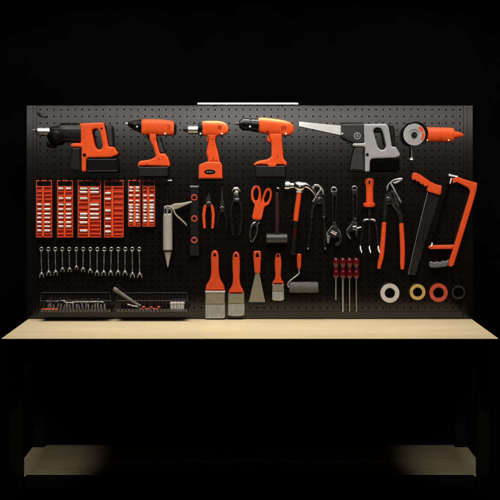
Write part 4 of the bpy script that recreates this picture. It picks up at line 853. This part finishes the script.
# ---------------------------------------------------------------- screwdrivers
YS = -0.03
for i, (x, yt, yb_, r, lab) in enumerate(((335.9, 258.4, 300.2, .8, 'red handled screwdriver with the shortest shaft'),
        (342.9, 258.4, 312.0, 1.0, 'red handled screwdriver with the thickest long shaft'),
        (349.6, 258.4, 312.0, .6, 'red handled screwdriver with a thin shaft, between the thick shafted and rightmost ones'),
        (356.3, 258.4, 312.0, .55, 'rightmost red handled screwdriver with a thin long shaft'))):
    t = T('screwdriver', lab, 'screwdriver', x, 270, 0, 'red screwdrivers')
    hs = [(yt, x - 1.2, x + 1.2), (yt + .6, x - 2.3, x + 2.3), (yt + 2.6, x - 3.1, x + 3.1), (yt + 5, x - 3.1, x + 3.1), (yt + 7.2, x - 2.4, x + 2.4), (yt + 9.4, x - 1.8, x + 1.8), (yt + 11.6, x - 1.9, x + 1.9), (yt + 13.6, x - 2.9, x + 2.9), (yt + 16.6, x - 3.1, x + 3.1), (yt + 18.6, x - 2.6, x + 2.6), (yt + 20.2, x - 1.4, x + 1.4)]
    mbs = loft(hs, False, YS, 1, 2, 32, 4)
    for q, v in enumerate(mbs.v):      # fluted grip
        a = q % 32
        if a % 4 == 0: c = W(x, 0, YS); v.x += (c.x - v.x) * .14; v.y += (YS - v.y) * .14
    t.part('handle', mbs, 'red', sharp=50)
    t.part('butt_cap', loft([(yt - .3, x - .9, x + .9), (yt + .2, x - 1.5, x + 1.5), (yt + .9, x - 1.9, x + 1.9)], False, YS - .004, 1, k=1), 'red')
    t.part('shaft', tube([(x, yt + 20, YS), (x, yb_ - 1.5, YS), (x, yb_, YS)], [r, r, r * .6], 12, 1), 'steel')
t = T('screwdriver_holder', 'black holder strip behind the red screwdriver handles', 'holder', 346, 270)
t.part('strip', pbox(332, 360.4, 268.6, 270.4, -0.016, -0.0005, .3), 'black')
cl_ = MB()
for x in (332.5, 339.4, 346.2, 353, 359.8): cl_.join(pbox(x - .45, x + .45, 268.7, 270.3, -0.042, -0.0158, .2))
t.part('prongs', cl_, 'black')

# ---------------------------------------------------------------- tape rolls
def tape(label, cx, cy, R, r, m, pl):
    t = T('tape_roll', label, 'tape', cx, cy - r, 0, 'rolls of tape')
    t.part('tape', lathey(cx, cy, [(r, -0.030), (r + .25, -0.0315), (R - .35, -0.0315), (R, -0.029), (R, -0.004), (r, -0.004), (r, -0.030)], 44), m)
    t.part('core', lathey(cx, cy, [(r - .5, -0.029), (r - .1, -0.0302), (r - .05, -0.029), (r - .05, -0.005), (r - .5, -0.005), (r - .5, -0.029)], 36), 'black')
    peg(cx, cy - r + 1.3, 0.042, pl, .75)
def ring_fix(o): pass
tape('white tape roll, largest and leftmost of the four hung rolls', 389.9, 293.2, 9.6, 5.1, 'whitetape', 'black peg inside the white tape roll')
tape('yellow tape roll between the white and red rolls', 417.6, 292.2, 8.0, 4.6, 'yellowtape', 'black peg inside the yellow tape roll')
tape('red tape roll between the yellow and black rolls', 438.6, 292.8, 9.3, 5.3, 'redtape', 'black peg inside the red tape roll')
tape('black tape roll at the far right', 458.6, 292.6, 6.8, 5.2, 'blacktape', 'black peg inside the black tape roll')
